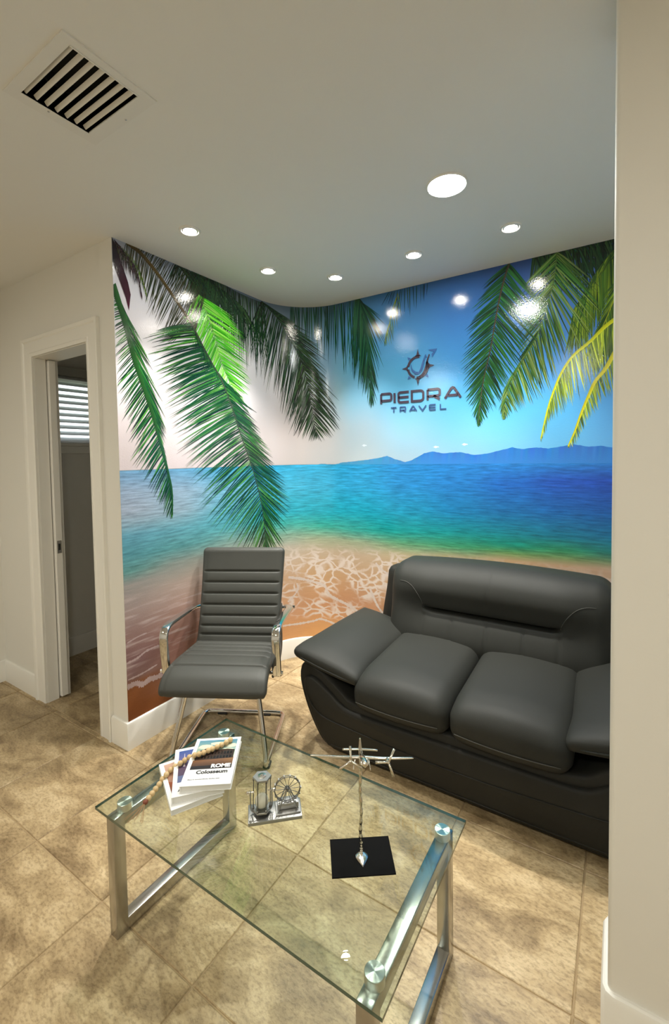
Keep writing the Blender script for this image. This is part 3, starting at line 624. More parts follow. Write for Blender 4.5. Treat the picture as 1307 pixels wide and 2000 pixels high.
            for q in range(N):
                ua, ub = q / N, (q + 1) / N
                ca = tuple(min(1, (c[i] * (1 - ua) + c2[i] * ua) * e) for i in range(3)) + (1,)
                cb = tuple(min(1, (c[i] * (1 - ub) + c2[i] * ub) * e) for i in range(3)) + (1,)
                hi = tuple(min(1, v * 1.3 + .002) for v in ca[:3]) + (1,); hb = tuple(min(1, v * 1.3 + .002) for v in cb[:3]) + (1,)
                (al, ar), (bl, br) = rb[q], rb[q + 1]
                am = ((al[0] + ar[0]) / 2, (al[1] + ar[1]) / 2); bmid = ((bl[0] + br[0]) / 2, (bl[1] + br[1]) / 2)
                polys.append(([al, bl, bmid, am], [ca, cb, cb, ca])); polys.append(([am, bmid, br, ar], [hi, hb, hb, hi]))
        ws = [rw * (1 - (.75 if pal != 'brown' else .3) * u) for u in cum]
        rb = ribbon([(q.x, q.y) for q in pts], ws); c = lin(rc); cd = tuple(v * .6 for v in c[:3]) + (1,)
        for a, b in zip(rb[:-1], rb[1:]):
            polys.append(([a[0], b[0], b[1], a[1]], [c, c, cd, cd]))
        lab = {'lime': 'sunlit lime palm frond print', 'yellow': 'yellow drooping palm frond print', 'purple': 'dark purple hanging fibres print'}.get(pal)
        # coplanar leaflets of one frond are separated by a hair so that the upper ones win
        bm = bmesh.new(); cl = bm.verts.layers.float_color.new('col')
        for i, (pp, cc) in enumerate(polys):
            vv = []
            dz = .0014 + .00022 * lay + .00018 * i / len(polys)
            for (s, z), c in zip(pp, cc):
                s = min(max(s, .0015), S1); z = min(max(z, HB + .001), H - .0015)
                v = bm.verts.new(wallpt(s, z, dz) - base); v[cl] = c; vv.append(v)
            bm.faces.new(vv)
        bad = [f for f in bm.faces if f.calc_area() < 1e-9]
        bmesh.ops.delete(bm, geom=bad, context='FACES')
        o = obj('palm_frond', bm, MATS['palm_print'], root); bmesh_fix_to(o)
        if lab: o['label'] = lab
        if n < 10: o['kind'] = 'stuff'
    cs = [lin((24, 16, 28)), lin((26, 18, 32)), lin((40, 20, 38)), lin((64, 24, 44)), lin((88, 30, 54)), lin((60, 24, 42)), lin((28, 18, 32)), lin((22, 16, 28))]
    flat('palm_sheath', [(BLADE, cs)], MATS['palm_print'], 9, 'dark purple palm sheath print')

    # logo on the back wall: letters drawn as strokes
    G = LOGO
    ox = 0
    def strokes(name, items, x0, x1, z0, z1, sw, m, lab):
        k = (x1 - x0) / (items[-1][2] + items[-1][1])
        for lines, wd, lx in items:
            bm = bmesh.new()
            for ln in lines:
                pp = [(x0 + (lx + a * wd) * k, z0 + sw / 2 + b * (z1 - z0 - sw)) for a, b in ln]
                m_ = len(pp); Lp = []
                cyc = math.hypot(pp[0][0] - pp[-1][0], pp[0][1] - pp[-1][1]) < 1e-6
                for i in range(m_):
                    if cyc and i in (0, m_ - 1): a, b, c = pp[-2], pp[0], pp[1]
                    else: a, b, c = pp[max(i - 1, 0)], pp[i], pp[min(i + 1, m_ - 1)]
                    d1 = Vector((b[0] - a[0], b[1] - a[1])); d2 = Vector((c[0] - b[0], c[1] - b[1]))
                    if d1.length < 1e-9: d1 = d2
                    if d2.length < 1e-9: d2 = d1
                    d1.normalize(); d2.normalize(); t = (d1 + d2).normalized(); nn = Vector((-t.y, t.x))
                    h = sw / 2 / max(.45, nn.dot(Vector((-d1.y, d1.x))))
                    Lp.append(((b[0] + nn.x * h, b[1] + nn.y * h), (b[0] - nn.x * h, b[1] - nn.y * h)))
                for A, B in zip(Lp[:-1], Lp[1:]):
                    bm.faces.new([bm.verts.new(wallpt(s, z, .0052) - base) for s, z in (A[0], B[0], B[1], A[1])])
            o = obj(name, bm, m, root); bmesh_fix_to(o); o['label'] = lab
    def arc(cx, cy, rx, ry, a0, a1, n=6):
        return [(cx + rx * math.cos(math.radians(a0 + (a1 - a0) * k / n)), cy + ry * math.sin(math.radians(a0 + (a1 - a0) * k / n))) for k in range(n + 1)]
    P_ = [[(0, 0), (0, .5), (0, 1)], [(0, 1), (.78, 1)] + arc(.78, .80, .22, .20, 90, 0) + arc(.78, .42, .22, .12, 0, -90) + [(0, .30)]]
    I_ = [[(.5, 0), (.5, 1)]]
    E_ = [[(1, 1), (.2, 1)] + arc(.2, .84, .2, .16, 90, 180) + arc(.2, .16, .2, .16, 180, 270) + [(1, 0)], [(0, .5), (.98, .5)]]
    D_ = [[(0, 0), (0, 1), (.72, 1)] + arc(.72, .74, .28, .26, 90, 0) + arc(.72, .26, .28, .26, 0, -90) + [(0, 0)]]
    R_ = [[(0, 0), (0, .5), (0, 1)], [(0, 1), (.78, 1)] + arc(.78, .82, .22, .18, 90, 0) + arc(.78, .50, .22, .14, 0, -90) + [(0, .36)], [(.5, .36), (1.0, 0)]]
    A_ = [[(0, 0), (.40, .92), (.5, 1), (.60, .92), (1, 0)], [(.2, .27), (.8, .27)]]
    T_ = [[(0, 1), (1, 1)], [(.5, 1), (.5, 0)]]
    V_ = [[(0, 1), (.5, 0), (1, 1)]]
    L_ = [[(0, 1), (0, 0), (1, 0)]]
    cap_h = .0815
    # widths and offsets in the proportions of the sign (crop pixels)
    pw = [(P_, 145, 0), (I_, 24, 178), (E_, 140, 245), (D_, 150, 425), (R_, 152, 630), (A_, 190, 845)]
    strokes('logo_letter', [(a, b, c) for a, b, c in pw], G['p_bl'][0] + .006, G['a_br'][0] - .006, 1.8545, 1.8545 + cap_h, .0155, MATS['logo_print'], 'dark letter of the name PIEDRA')
    tw = [(T_, 75, 0), (R_, 72, 125), (A_, 92, 250), (V_, 95, 370), (E_, 78, 505), (L_, 72, 640)]
    strokes('tagline_letter', [(a, b, c) for a, b, c in tw], G['t_tl'][0] + .003, G['l_br'][0] - .003, 1.7935, 1.8345, .0082, MATS['logo_print_blue'], 'small blue letter of the word TRAVEL')
    # emblem: compass ring with four points, swoosh and paper-plane arrow
    cx, cz = 2.3165, 2.0815; r0 = .0760; r1 = .0600
    def E(x, y): return (cx + x * r0, cz + y * r0)
    k1 = lin((66, 58, 76)); k2 = lin((60, 104, 168))
    pol = []
    def ringseg(a0, a1, ri=.79, ro=1.0, n=18, c=k1):
        for q in range(n):
            a = math.radians(a0 + (a1 - a0) * q / n); b = math.radians(a0 + (a1 - a0) * (q + 1) / n)
            pol.append(([E(ro * math.cos(a), ro * math.sin(a)), E(ro * math.cos(b), ro * math.sin(b)), E(ri * math.cos(b), ri * math.sin(b)), E(ri * math.cos(a), ri * math.sin(a))], [c] * 4))
    ringseg(80, 172); ringseg(186, 250); ringseg(262, 385)
    for ang, ln in ((90, 1.56), (180, 1.50), (270, 1.58), (0, 1.50)):
        a = math.radians(ang); c_, s_ = math.cos(a), math.sin(a)
        def T(u, v): return E(u * c_ - v * s_, u * s_ + v * c_)
        pol.append(([T(.94, -.30), T(1.08, -.12), T(ln, 0), T(1.08, .12), T(.94, .30)], [k1] * 5))
    for ang in (135, 225, 315, 45):
        a = math.radians(ang); c_, s_ = math.cos(a), math.sin(a)
        def T(u, v): return E(u * c_ - v * s_, u * s_ + v * c_)
        pol.append(([T(1.06, -.14), T(1.36 if ang != 45 else 1.15, 0), T(1.06, .14)], [k2] * 3))
    def swoosh(pts, ws, c):
        pp = catmull([(a, b, 0) for a, b in pts], 8); n = len(pp)
        wl = [ws[0] + 0 * i for i in range(n)]
        wl = [ws[0] + (ws[1] - ws[0]) * min(1, 2 * i / n) if i < n / 2 else ws[1] + (ws[2] - ws[1]) * (2 * i / n - 1) for i in range(n)]
        rb = ribbon([(q.x, q.y) for q in pp], wl)
        for A, B in zip(rb[:-1], rb[1:]): pol.append(([E(*A[0]), E(*B[0]), E(*B[1]), E(*A[1])], [c] * 4))
    swoosh([(-.62, .30), (-.55, -.15), (-.25, -.42), (.0, -.42)], (.04, .20, .03), k2)
    swoosh([(-.34, -.58), (.05, -.52), (.32, -.18), (.48, .35), (.72, .98)], (.05, .22, .10), k2)
    swoosh([(.02, -.84), (.42, -.62), (.70, -.20), (.84, .40), (1.04, .96)], (.05, .20, .10), k1)
    pol.append(([E(.92, 1.36), E(1.72, 1.36), E(1.45, 1.16), E(1.22, 1.20)], [k2] * 4))
    pol.append(([E(1.72, 1.36), E(1.28, .66), E(1.24, .95), E(1.45, 1.16)], [k2] * 4))
    flat('logo_emblem', pol, MATS['palm_print'], 17, 'dark compass emblem with arrow')
    return root
def bmesh_fix_to(o):
    """make flat print faces look into the alcove"""
    me = o.data; bm = bmesh.new(); bm.from_mesh(me); base = o.parent.location
    for f in bm.faces:
        f.normal_update(); c = f.calc_center_median() + base
        inward = Vector((1.2, -1.2, c.z)) - c
        if f.normal.dot(inward) < 0: f.normal_flip()
    bm.to_mesh(me); bm.free()
build_mural()

# ------------------------------------------------------------------ ceiling fittings
def build_lights():
    def lamp(name, x, y, r, lens, label, group, trim_r, gimbal=False):
        root = empty(name, (x, y, H)); tag(root, label, 'light', group)
        bm = bmesh.new(); revolve(bm, [(r, -.001), (r, -.003), (r + .003, -.0065), (trim_r - .004, -.006), (trim_r, -.002), (trim_r, .0), (r, 0)], 40, cap=False)
        o = obj('trim_ring', bm, MATS['lamp_trim'], root); bmesh_fix(o); sharp(o, 40)
        bm = bmesh.new()
        if gimbal:
            revolve(bm, [(r, -.0030), (r * .80, -.0045)], 32, cap=False); g = obj('bezel', bm, MATS['lamp_bezel'], root)
            bm = bmesh.new(); revolve(bm, [(r * .80, -.0042), (r * .78, -.0052), (.001, -.0056)], 32); o = obj('lens', bm, MATS[lens], root)
        else:
            revolve(bm, [(r, -.0022), (r * .97, -.0045), (.001, -.0048)], 40); o = obj('lens', bm, MATS[lens], root)
        bmesh_fix(o)
        if gimbal:
            ld = bpy.data.lights.new('spot_beam', 'SPOT'); ld.energy = SPOT_BEAM; ld.color = (1.0, .965, .89); ld.spot_size = math.radians(80); ld.spot_blend = .65; ld.shadow_soft_size = .028
            lo = bpy.data.objects.new('spot_beam', ld); COL.objects.link(lo); lo.parent = root; lo.location = (0, 0, -.008)
        return root
    lamp('recessed_light', 1.531, -.945, .074, 'disc_lens', 'large round recessed ceiling light over the sofa', None, .084)
    for x, y, lab in ((.371, -1.293, 'small recessed spotlight nearest the doorway wall corner'), (.375, -.725, 'second small spotlight from the doorway, above the grey chair'),
                      (.649, -.415, 'middle small spotlight at the curved corner'), (1.17, -.427, 'small spotlight above the logo, right of the curved corner'), (1.68, -.431, 'small recessed spotlight nearest the foreground partition')):
        lamp('recessed_spotlight', x, y, .038, 'spot_lens', lab, 'small spotlights along the mural', .051, True)
    for x, y, lab in ((-.18, -3.74, 'round recessed ceiling light behind the viewer, left'), (1.68, -3.73, 'round recessed ceiling light behind the viewer, middle'), (3.5, -3.73, 'assumed round recessed ceiling light behind the viewer, right')):  # the right one is unseen, added to carry on the row
        lamp('recessed_light', x, y, .074, 'room_lens', lab, 'recessed lights of the main room', .084)
    # air vent
    v = empty('air_vent', (.7575, -2.0195, H)); tag(v, 'square white ceiling air vent with dark gaps between its slats', 'air vent')
    hx, hy = .1375, .1015
    bm = bmesh.new()
    fx0, fx1, fy0, fy1 = -.178, .166, -.134, .146
    for x0, x1, y0, y1 in ((fx0, -hx, fy0, fy1), (hx, fx1, fy0, fy1), (-hx, hx, fy0, -hy), (-hx, hx, hy, fy1)):
        box(bm, x0, x1, y0, y1, -.004, 0.0)
    for x0, x1, y0, y1 in ((-hx - .004, -hx, -hy, hy), (hx, hx + .004, -hy, hy)): box(bm, x0, x1, y0, y1, -.006, .03)
    obj('vent_frame', bm, MATS['vent_paint'], v)
    bm = bmesh.new()
    for x0, x1, y0, y1, z0, z1 in ((-hx - .005, hx + .005, -hy - .005, hy + .005, .12, .125), (-hx - .006, -hx, -hy, hy, .0, .125), (hx, hx + .006, -hy, hy, .0, .125), (-hx, hx, -hy - .006, -hy, .0, .125), (-hx, hx, hy, hy + .006, .0, .125)):
        box(bm, x0, x1, y0, y1, z0, z1)
    obj('duct_box', bm, MATS['duct_dark'], v)
    for k in range(7):
        y = -hy + .010 + k * .0298
        bm = bmesh.new(); n = 6; a = []; b = []
        for i in range(n + 1):
            t = i / n; yy = y - .006 + .0095 * t; zz = .0005 + .0095 * (1 - t) ** 1.6
            a.append((-hx, yy, zz)); b.append((hx, yy, zz))
        ring = lambda x: [(x, q[1], q[2]) for q in a] + [(x, q[1] + .0012, q[2] + .0012) for q in reversed(a)]
        loft(bm, [ring(-hx), ring(hx)]); o = obj('slat', bm, MATS['vent_paint'], v); bmesh_fix(o); sharp(o, 40)
    for sx, sy in ((.02, .135), (-.15, -.02)):
        bm = bmesh.new(); revolve(bm, [(.0035, -.0040), (.003, -.0055), (.0005, -.006)], 10, (sx, sy, 0)); obj('screw', bm, MATS['steel'], v)
    # blinds of the far window
    bl = empty('window_blind', (XL + .02, (WY0 + WY1) / 2, WZ0)); tag(bl, 'white horizontal slat blind on the window beyond the doorway', 'blind')
    hw = (WY1 - WY0) / 2 + .03
    bm = bmesh.new(); box(bm, -.012, .03, -hw, hw, WZ1 - WZ0 - .005, WZ1 - WZ0 + .06, .002, 1); obj('head_rail', bm, MATS['far_wall_paint'], bl)
    n = 11; me = None
    for k in range(n):
        if me is None:
            bm = bmesh.new(); r = []
            for i in range(5):
                t = i / 4 - .5; r.append((t * .05 * math.cos(.62), -t * .05 * math.sin(.62) + .003 * (1 - 4 * t * t)))
            ring = lambda y: [(x, y, z) for x, z in r] + [(x, y, z - .0022) for x, z in reversed(r)]
            loft(bm, [ring(-hw), ring(hw)]); o = obj('slat', bm, MATS['blind_slat'], bl); bmesh_fix(o); me = o.data
        else:
            o = bpy.data.objects.new('slat', me); COL.objects.link(o); o.parent = bl
        o.location = (.012, 0, .03 + k * .0465)
    bm = bmesh.new(); box(bm, -.008, .026, -hw, hw, .001, .014, .002, 1); obj('bottom_rail', bm, MATS['blind_slat'], bl)
build_lights()

# ------------------------------------------------------------------ loveseat
def build_sofa():
    cx, yb, yf = 1.53, -.07, -.955
    root = empty('loveseat', (cx, (yb + yf) / 2, 0)); tag(root, 'charcoal grey leather loveseat with padded arms against the mural', 'sofa')
    o0 = root.location.copy()
    LE, LB = MATS['leather'], MATS['leather_shaded']
    # body: front outline of base and arms swept back
    half = [(-.60, .018), (-.665, .045), (-.715, .105), (-.765, .20), (-.800, .30), (-.808, .365), (-.795, .415), (-.755, .438), (-.70, .425), (-.62, .385), (-.55, .335), (-.50, .305), (-.40, .298), (-.2, .298)]
    hc = [(q.x, q.y) for q in catmull([(a, b, 0) for a, b in half], 5)]
    outline = hc + [(-x, z) for x, z in reversed(hc)]
    def inset(poly, d):
        out = []; n = len(poly)
        for i in range(n):
            a, b = Vector(poly[i - 1]), Vector(poly[(i + 1) % n]); t = (b - a).normalized()
            out.append((poly[i][0] + t.y * d, poly[i][1] - t.x * d))
        return out
    def sweep(poly, stations):
        return [[Vector((x, y, z)) - Vector((0, o0.y, 0)) for x, z in inset(poly, d)] for y, d in stations]
    bm = bmesh.new()
    loft(bm, sweep(outline, [(yf + .004, .016), (yf + .008, .008), (yf + .018, .002), (yf + .03, .0), (yf + .10, -.004), (yb - .06, .01), (yb, .03)]))
    o = obj('base', bm, LB, root); bmesh_fix(o); sharp(o, 50)
    # proud front panel with welt
    ph = [(-.62, .042), (-.665, .085), (-.715, .165), (-.755, .265), (-.768, .325), (-.758, .362), (-.725, .378), (-.68, .366), (-.61, .325), (-.555, .285), (-.50, .262), (-.40, .256), (-.2, .256)]
    pc = [(q.x, q.y) for q in catmull([(a, b, 0) for a, b in ph], 5)]
    pout = pc + [(-x, z) for x, z in reversed(pc)]
    bm = bmesh.new()
    loft(bm, sweep(pout, [(yf - .016, .016), (yf - .012, .007), (yf - .004, .001), (yf + .006, 0), (yf + .02, .0)]))
    o = obj('front_panel', bm, LB, root); bmesh_fix(o); sharp(o, 60)
    def welt(name, pts, r, m=LB, n=8):
        bm = bmesh.new(); tube(bm, [Vector(p) - Vector((0, o0.y, 0)) for p in catmull(pts, 8)], r, n); return obj(name, bm, m, root, smooth=True)
    yy = yf - .017
    welt('welt', [(-.762, yf - .006, .335), (-.735, yy, .262), (-.68, yy, .205), (-.60, yy, .183), (-.45, yy, .172), (-.2, yy, .158), (0, yy, .155), (.2, yy, .158), (.45, yy, .172), (.60, yy, .183), (.68, yy, .205), (.735, yy, .262), (.762, yf - .006, .335)], .0038)
    welt('seam', [(-.60, yy + .002, .062), (-.3, yy, .058), (0, yy, .058), (.3, yy, .058), (.60, yy + .002, .062)], .0025)
    for sx in (-1, 1):
        for fy in (yf + .12, yb - .1):
            bm = bmesh.new(); revolve(bm, [(.022, 0), (.026, .03)], 16, (sx * .52, fy - o0.y, 0)); obj('foot', bm, MATS['black_rubber'], root)
    # seat cushions
    for sx in (-1, 1):
        def fn(p, sx=sx):
            u, v, w_ = p.x / .235, p.y / .33, p.z / .075
            z = p.z
            if p.z > 0: z += .028 * (1 - u * u) * (1 - max(0, v) ** 2 * .6) * (p.z / .075)
            z += .018 * v                       # rises a little towards the back
            y = p.y - (.022 * (1 - u * u) if v < -.5 else 0) * smoothstep(-.5, -1, v)
            z -= .022 * smoothstep(-.55, -1.0, v) * smoothstep(-.08, .08, p.z)
            return Vector((p.x + sx * .2365, y + (-.655 - o0.y), z + .385))
        bm = bmesh.new(); rounded(bm, (.2375, .335, .082), .062, (22, 26, 10), fn)
        c = obj('seat_cushion', bm, LE, root, smooth=True); bmesh_fix(c)
        bm = bmesh.new()
        pts = [fn(Vector((x, -.335 - .001 + (.012 if abs(x) > .2 else 0) , -.022))) + Vector((0, -.002, 0)) for x in [-.20 + .40 * k / 16 for k in range(17)]]
        tube(bm, pts, .0022, 6); obj('stitch_line', bm, MATS['stitch'], c, smooth=True)
    # arm pads: outer edge high, sloping down to the seat
    for sx in (-1, 1):
        def fa(p, sx=sx):
            u, v = p.x / .18, p.y / .335           # u: -1 outer .. 1 inner (for the left arm)
            z = p.z
            z += (-.016 + .062 * smoothstep(-.024, .024, p.z)) * (1 - u * u) * (1 - v * v * .7)
            z += -.036 * u + .028 * smoothstep(-1, 1, v)
            z -= .010 * smoothstep(-.7, -1, v)
            x = -.640 + p.x * (1 - .05 * v) + .035 * smoothstep(-1, 1, v) + .03 * (1 - smoothstep(-1, -.4, v)) * u * .4
            y = p.y - .012 * (1 - u * u)
            return Vector((x * (-sx if sx == 1 else 1) if False else (x if sx < 0 else -x), y + (-.632 - o0.y), z + .455))
        bm = bmesh.new(); rounded(bm, (.178, .335, .024), .0235, (18, 26, 6), fa)
        c = obj('arm_pad', bm, LE, root, smooth=True); bmesh_fix(c)
        bm = bmesh.new(); N = 64; pts = []
        for k in range(N):
            a = 2 * math.pi * k / N; cxx, cyy = math.cos(a), math.sin(a)
            e = .28; px = .1785 * (abs(cxx) ** e) * (1 if cxx > 0 else -1); py = .3355 * (abs(cyy) ** e) * (1 if cyy > 0 else -1)
            q = fa(Vector((px, py, -.006))); pts.append(q)
        tube(bm, pts, .0042, 8, closed=True); obj('piping', bm, LE, c, smooth=True)
    # back cushion with horizontal tuck
    SX, SY, SZ = .580, .135, .265
    def fb(p):
        u, w_ = p.x / SX, p.z / SZ
        front = smoothstep(.02, -.08, p.y)
        z = p.z + .60; x = p.x
        y = p.y
        fx = smoothstep(1.0, .55, abs(u))
        # profile: lower lumbar bulge, tuck, upper roll
        y -= front * (.030 * math.exp(-((z - .50) / .10) ** 2) * fx + .045 * math.exp(-((z - .745) / .085) ** 2) * (.35 + .65 * fx))
        tk = smoothstep(.365, .30, abs(x)) * (1 + 0 * u)
        y += front * tk * (.058 * math.exp(-((z - .636) / .010) ** 2) + .018 * math.exp(-((z - .636) / .04) ** 2))
        z += front * tk * (-.020 * math.exp(-((z - .668) / .022) ** 2))
        # shallow vertical seams below the tuck
        for sxp in (-.345, -.185, 0, .185, .345):
            y += front * .006 * math.exp(-((x - sxp) / .006) ** 2) * smoothstep(.62, .60, z)
        y += front * .005 * math.exp(-(x / .006) ** 2) * smoothstep(.68, .70, z)
        z += .022 * (1 - u * u) * smoothstep(.6, .87, z)
        lean = (z - .40) * .24
        return Vector((x + .022, y - .315 + lean - o0.y, z))
    bm = bmesh.new(); rounded(bm, (SX, SY, SZ), .085, (120, 10, 70), fb)
    c = obj('back_cushion', bm, LE, root, smooth=True); bmesh_fix(c)
    for sx in (-1, 1):
        bm = bmesh.new()
        pts = [fb(Vector((sx * x, -SY, z - .60))) + Vector((0, -.001, 0)) for x, z in [(.50, .765), (.46, .762), (.42, .745), (.385, .71), (.36, .67), (.35, .64)]]
        tube(bm, catmull(pts, 5), .0016, 6); obj('stitch_line', bm, MATS['stitch'], c, smooth=True)
    # frame behind the back cushion, flaring at the sides
    def ff(p):
        z = p.z + .545; k = 1 + .05 * smoothstep(.75, .40, z)
        return Vector((p.x * k + .012, p.y - .135 + (z - .4) * .10 - o0.y, z))
    bm = bmesh.new(); rounded(bm, (.690, .068, .245), .05, (30, 6, 14), ff); c = obj('back_frame', bm, LB, root, smooth=True); bmesh_fix(c)
build_sofa()

# ------------------------------------------------------------------ cantilever chair
def build_chair():
    root = empty('office_chair', (.290, -.922, 0), math.radians(-61.8)); tag(root, 'grey ribbed leather cantilever chair with chrome arms before the mural', 'chair')
    # local axes: x forward, y to the viewer's right
    LE = MATS['chair_leather']; CH = MATS['chrome']
    def ribbed(name, stations, grooves, groove_d):
        """stations: (x,z,nx,nz,hw,th,s) ; s arc length used for grooves"""
        bm = bmesh.new(); M = 44; rings = []
        for x, z, nx, nz, hw, th, s in stations:
            ring = []
            g = sum(math.exp(-((s - q) / .0045) ** 2) for q in grooves)
            puff = 0
            for a, b in zip(grooves[:-1], grooves[1:]):
                if a < s < b: puff = math.sin(math.pi * (s - a) / (b - a))
            for k in range(M):
                a = 2 * math.pi * k / M; c, si = math.cos(a), math.sin(a); e = .24
                u = hw * (abs(c) ** e) * (1 if c > 0 else -1); v = th / 2 * (abs(si) ** .55) * (1 if si > 0 else -1)
                if si > 0:
                    inn = smoothstep(hw - .012, hw - .030, abs(u))
                    v -= inn * (groove_d * min(1, g) - .003 * puff)
                    v -= .004 * math.exp(-((abs(u) - (hw - .026)) / .0035) ** 2)
                ring.append((x + nx * v, u, z + nz * v))
            rings.append(ring)
        loft(bm, rings); o = obj(name, bm, LE, root, smooth=True); bmesh_fix(o); return o
    def stations(curve, hwf, thf, step=.0035):
        P = catmull([(a, b, 0) for a, b in curve], 40); L_ = [0]
        for a, b in zip(P[:-1], P[1:]): L_.append(L_[-1] + (b - a).length)
        T = L_[-1]; n = int(T / step); out = []; i = 0
        for k in range(n + 1):
            s = T * k / n
            while i < len(P) - 2 and L_[i + 1] < s: i += 1
            t = (s - L_[i]) / max(1e-9, L_[i + 1] - L_[i]); p = P[i].lerp(P[i + 1], min(1, t)); d = (P[i + 1] - P[i]).normalized()
            out.append((p.x, p.y, -d.y, d.x, hwf(s / T), thf(s / T), s))
        return out, T
    # backrest, from the seat up (normal faces forward when path runs down -> reverse direction)
    cur = [(-.078, .972), (-.062, .91), (-.028, .80), (.008, .70), (.045, .60), (.078, .52), (.098, .462), (.092, .435)]
    rnd_end = lambda t, a: min(1, math.sqrt(max(.02, 1 - max(0, (a - t) / a) ** 2)))
    st, T = stations(cur, lambda t: (.245 - .018 * t) * (.90 + .10 * rnd_end(t, .05)), lambda t: .062 * max(.25, rnd_end(t, .05)) * max(.35, rnd_end(1 - t, .03)))
    zs = [.838, .777, .717, .657, .602, .552, .510]
    gv = []
    for z in zs: gv.append(min(st, key=lambda q: abs(q[1] - z))[6])
    ribbed('backrest', st, gv, .010)
    # seat
    cur = [(.060, .455), (.14, .457), (.26, .462), (.36, .466), (.43, .462), (.485, .442), (.515, .405), (.518, .385)]
    st, T = stations([(a, b) for a, b in cur], lambda t: (.232 + .030 * t) * (.93 + .07 * rnd_end(1 - t, .08)), lambda t: .066 * max(.4, rnd_end(1 - t, .05)))
    gx = [.125, .172, .219, .270, .330, .425]
    gv = [min(st, key=lambda q: abs(q[0] - x))[6] for x in gx]
    ribbed('seat', st, gv, .010)
    # seat shell sides joining back and seat
    for sy in (-1, 1):
        bm = bmesh.new()
        pts = catmull([(-.01, sy * .226, .66), (.035, sy * .230, .55), (.055, sy * .236, .47), (.10, sy * .240, .425), (.20, sy * .246, .420), (.34, sy * .252, .425)], 6)
        bar(bm, pts, .006, .032, (0, 1, 0), .8); o = obj('side_band', bm, LE, root, smooth=True); bmesh_fix(o)
    # arms
    for sy in (-1, 1):
        arm = None
        bm = bmesh.new(); yo = sy * .283
        pts = catmull([(-.035, sy * .262, .634), (.02, yo, .640), (.14, yo, .650), (.26, yo, .658), (.345, yo, .660), (.385, yo, .646), (.402, yo, .612), (.398, yo, .55), (.388, yo, .48), (.380, yo, .425)], 7)
        bar(bm, pts, .022, .0095, (0, 1, 0), .8); arm = obj('armrest', bm, CH, root, smooth=True); bmesh_fix(arm)
        bm = bmesh.new()
        M = Matrix.Translation((.380, sy * .268, .438)) @ Matrix.Rotation(math.radians(90), 4, 'X')
        revolve(bm, [(.010, -.045), (.010, .045)], 14); bmesh.ops.transform(bm, matrix=M, verts=bm.verts); obj('arm_bolt', bm, CH, arm, smooth=False)
        bm = bmesh.new()
        M = Matrix.Translation((-.030, sy * .265, .630)) @ Matrix.Rotation(math.radians(90), 4, 'X')
        revolve(bm, [(.009, -.042), (.009, .042)], 14); bmesh.ops.transform(bm, matrix=M, verts=bm.verts); obj('arm_bolt', bm, CH, arm, smooth=False)
    # frame: rear bar, floor runners, front legs up to the seat
    r = .0125; hw = .235
    ctl = []
    def side(sy):
        return [(.16, sy * .165, .415), (.33, sy * .168, .408), (.365, sy * .175, .385), (.40, sy * .200, .25), (.448, sy * .232, .075), (.462, sy * hw, .035), (.445, sy * hw, .0165), (.39, sy * hw, .0135), (.2, sy * hw, .0135), (.06, sy * hw, .0135), (.018, sy * (hw - .006), .0135), (0, sy * (hw - .045), .0135)]
    pts = side(-1) + [(0, 0, .0135)] + list(reversed(side(1)))
    bm = bmesh.new(); tube(bm, catmull(pts, 8), r, 14); obj('frame', bm, CH, root, smooth=True)
    for sy in (-1, 1):
        bm = bmesh.new(); box(bm, .405, .455, sy * hw - .017, sy * hw + .017, 0, .016, .005, 2); obj('foot_cap', bm, MATS['black_rubber'], root)
        bm = bmesh.new(); box(bm, -.016, .016, sy * .13 - .028, sy * .13 + .028, 0, .012, .003, 1); obj('foot_pad', bm, MATS['black_rubber'], root)
build_chair()

# ------------------------------------------------------------------ glass coffee table
TZ = .420
def build_table():
    x0, x1, y0, y1 = .766, 1.766, -2.062, -1.510
    root = empty('coffee_table', ((x0 + x1) / 2, (y0 + y1) / 2, 0)); tag(root, 'rectangular clear glass coffee table on brushed steel loop legs', 'table')
    c = root.location.copy()
    bm = bmesh.new(); g = box(bm, x0 - c.x, x1 - c.x, y0 - c.y, y1 - c.y, TZ - .009, TZ)
    for f in bm.faces:
        f.normal_update(); f.material_index = 0 if abs(f.normal.z) > .5 else 1
    o = obj('glass_top', bm, parent=root, mats=[MATS['table_glass'], MATS['glass_edge']])
    tw, tt, top = .019, .020, .388
    for nm, xc in (('leg_frame', .812), ('leg_frame', 1.713)):
        fy0, fy1 = -2.043, -1.526
        bm = bmesh.new()
        box(bm, xc - c.x - tw, xc - c.x + tw, fy0 - c.y, fy0 - c.y + 2 * tt, .0, top, .003, 2)
        box(bm, xc - c.x - tw, xc - c.x + tw, fy1 - c.y - 2 * tt, fy1 - c.y, .0, top, .003, 2)
        box(bm, xc - c.x - tw, xc - c.x + tw, fy0 - c.y + 2 * tt - .004, fy1 - c.y - 2 * tt + .004, top - 2 * tt, top, .003, 2)
        box(bm, xc - c.x - tw, xc - c.x + tw, fy0 - c.y + 2 * tt - .004, fy1 - c.y - 2 * tt + .004, .002, .002 + 2 * tt, .003, 2)
        f = obj(nm, bm, MATS['steel'], root); sharp(f, 40)
        for yc in (-1.992, -1.566):
            bm = bmesh.new(); revolve(bm, [(.0225, top - .0005), (.0225, TZ - .0105), (.0215, TZ - .0094)], 32)
            bmesh.ops.translate(bm, verts=bm.verts, vec=(0, 0, -(TZ - .0094)))
            o = obj('glass_mount', bm, MATS['brushed_cap'], root); o.location = (xc - c.x, yc - c.y, TZ - .0094); sharp(o, 40)
build_table()

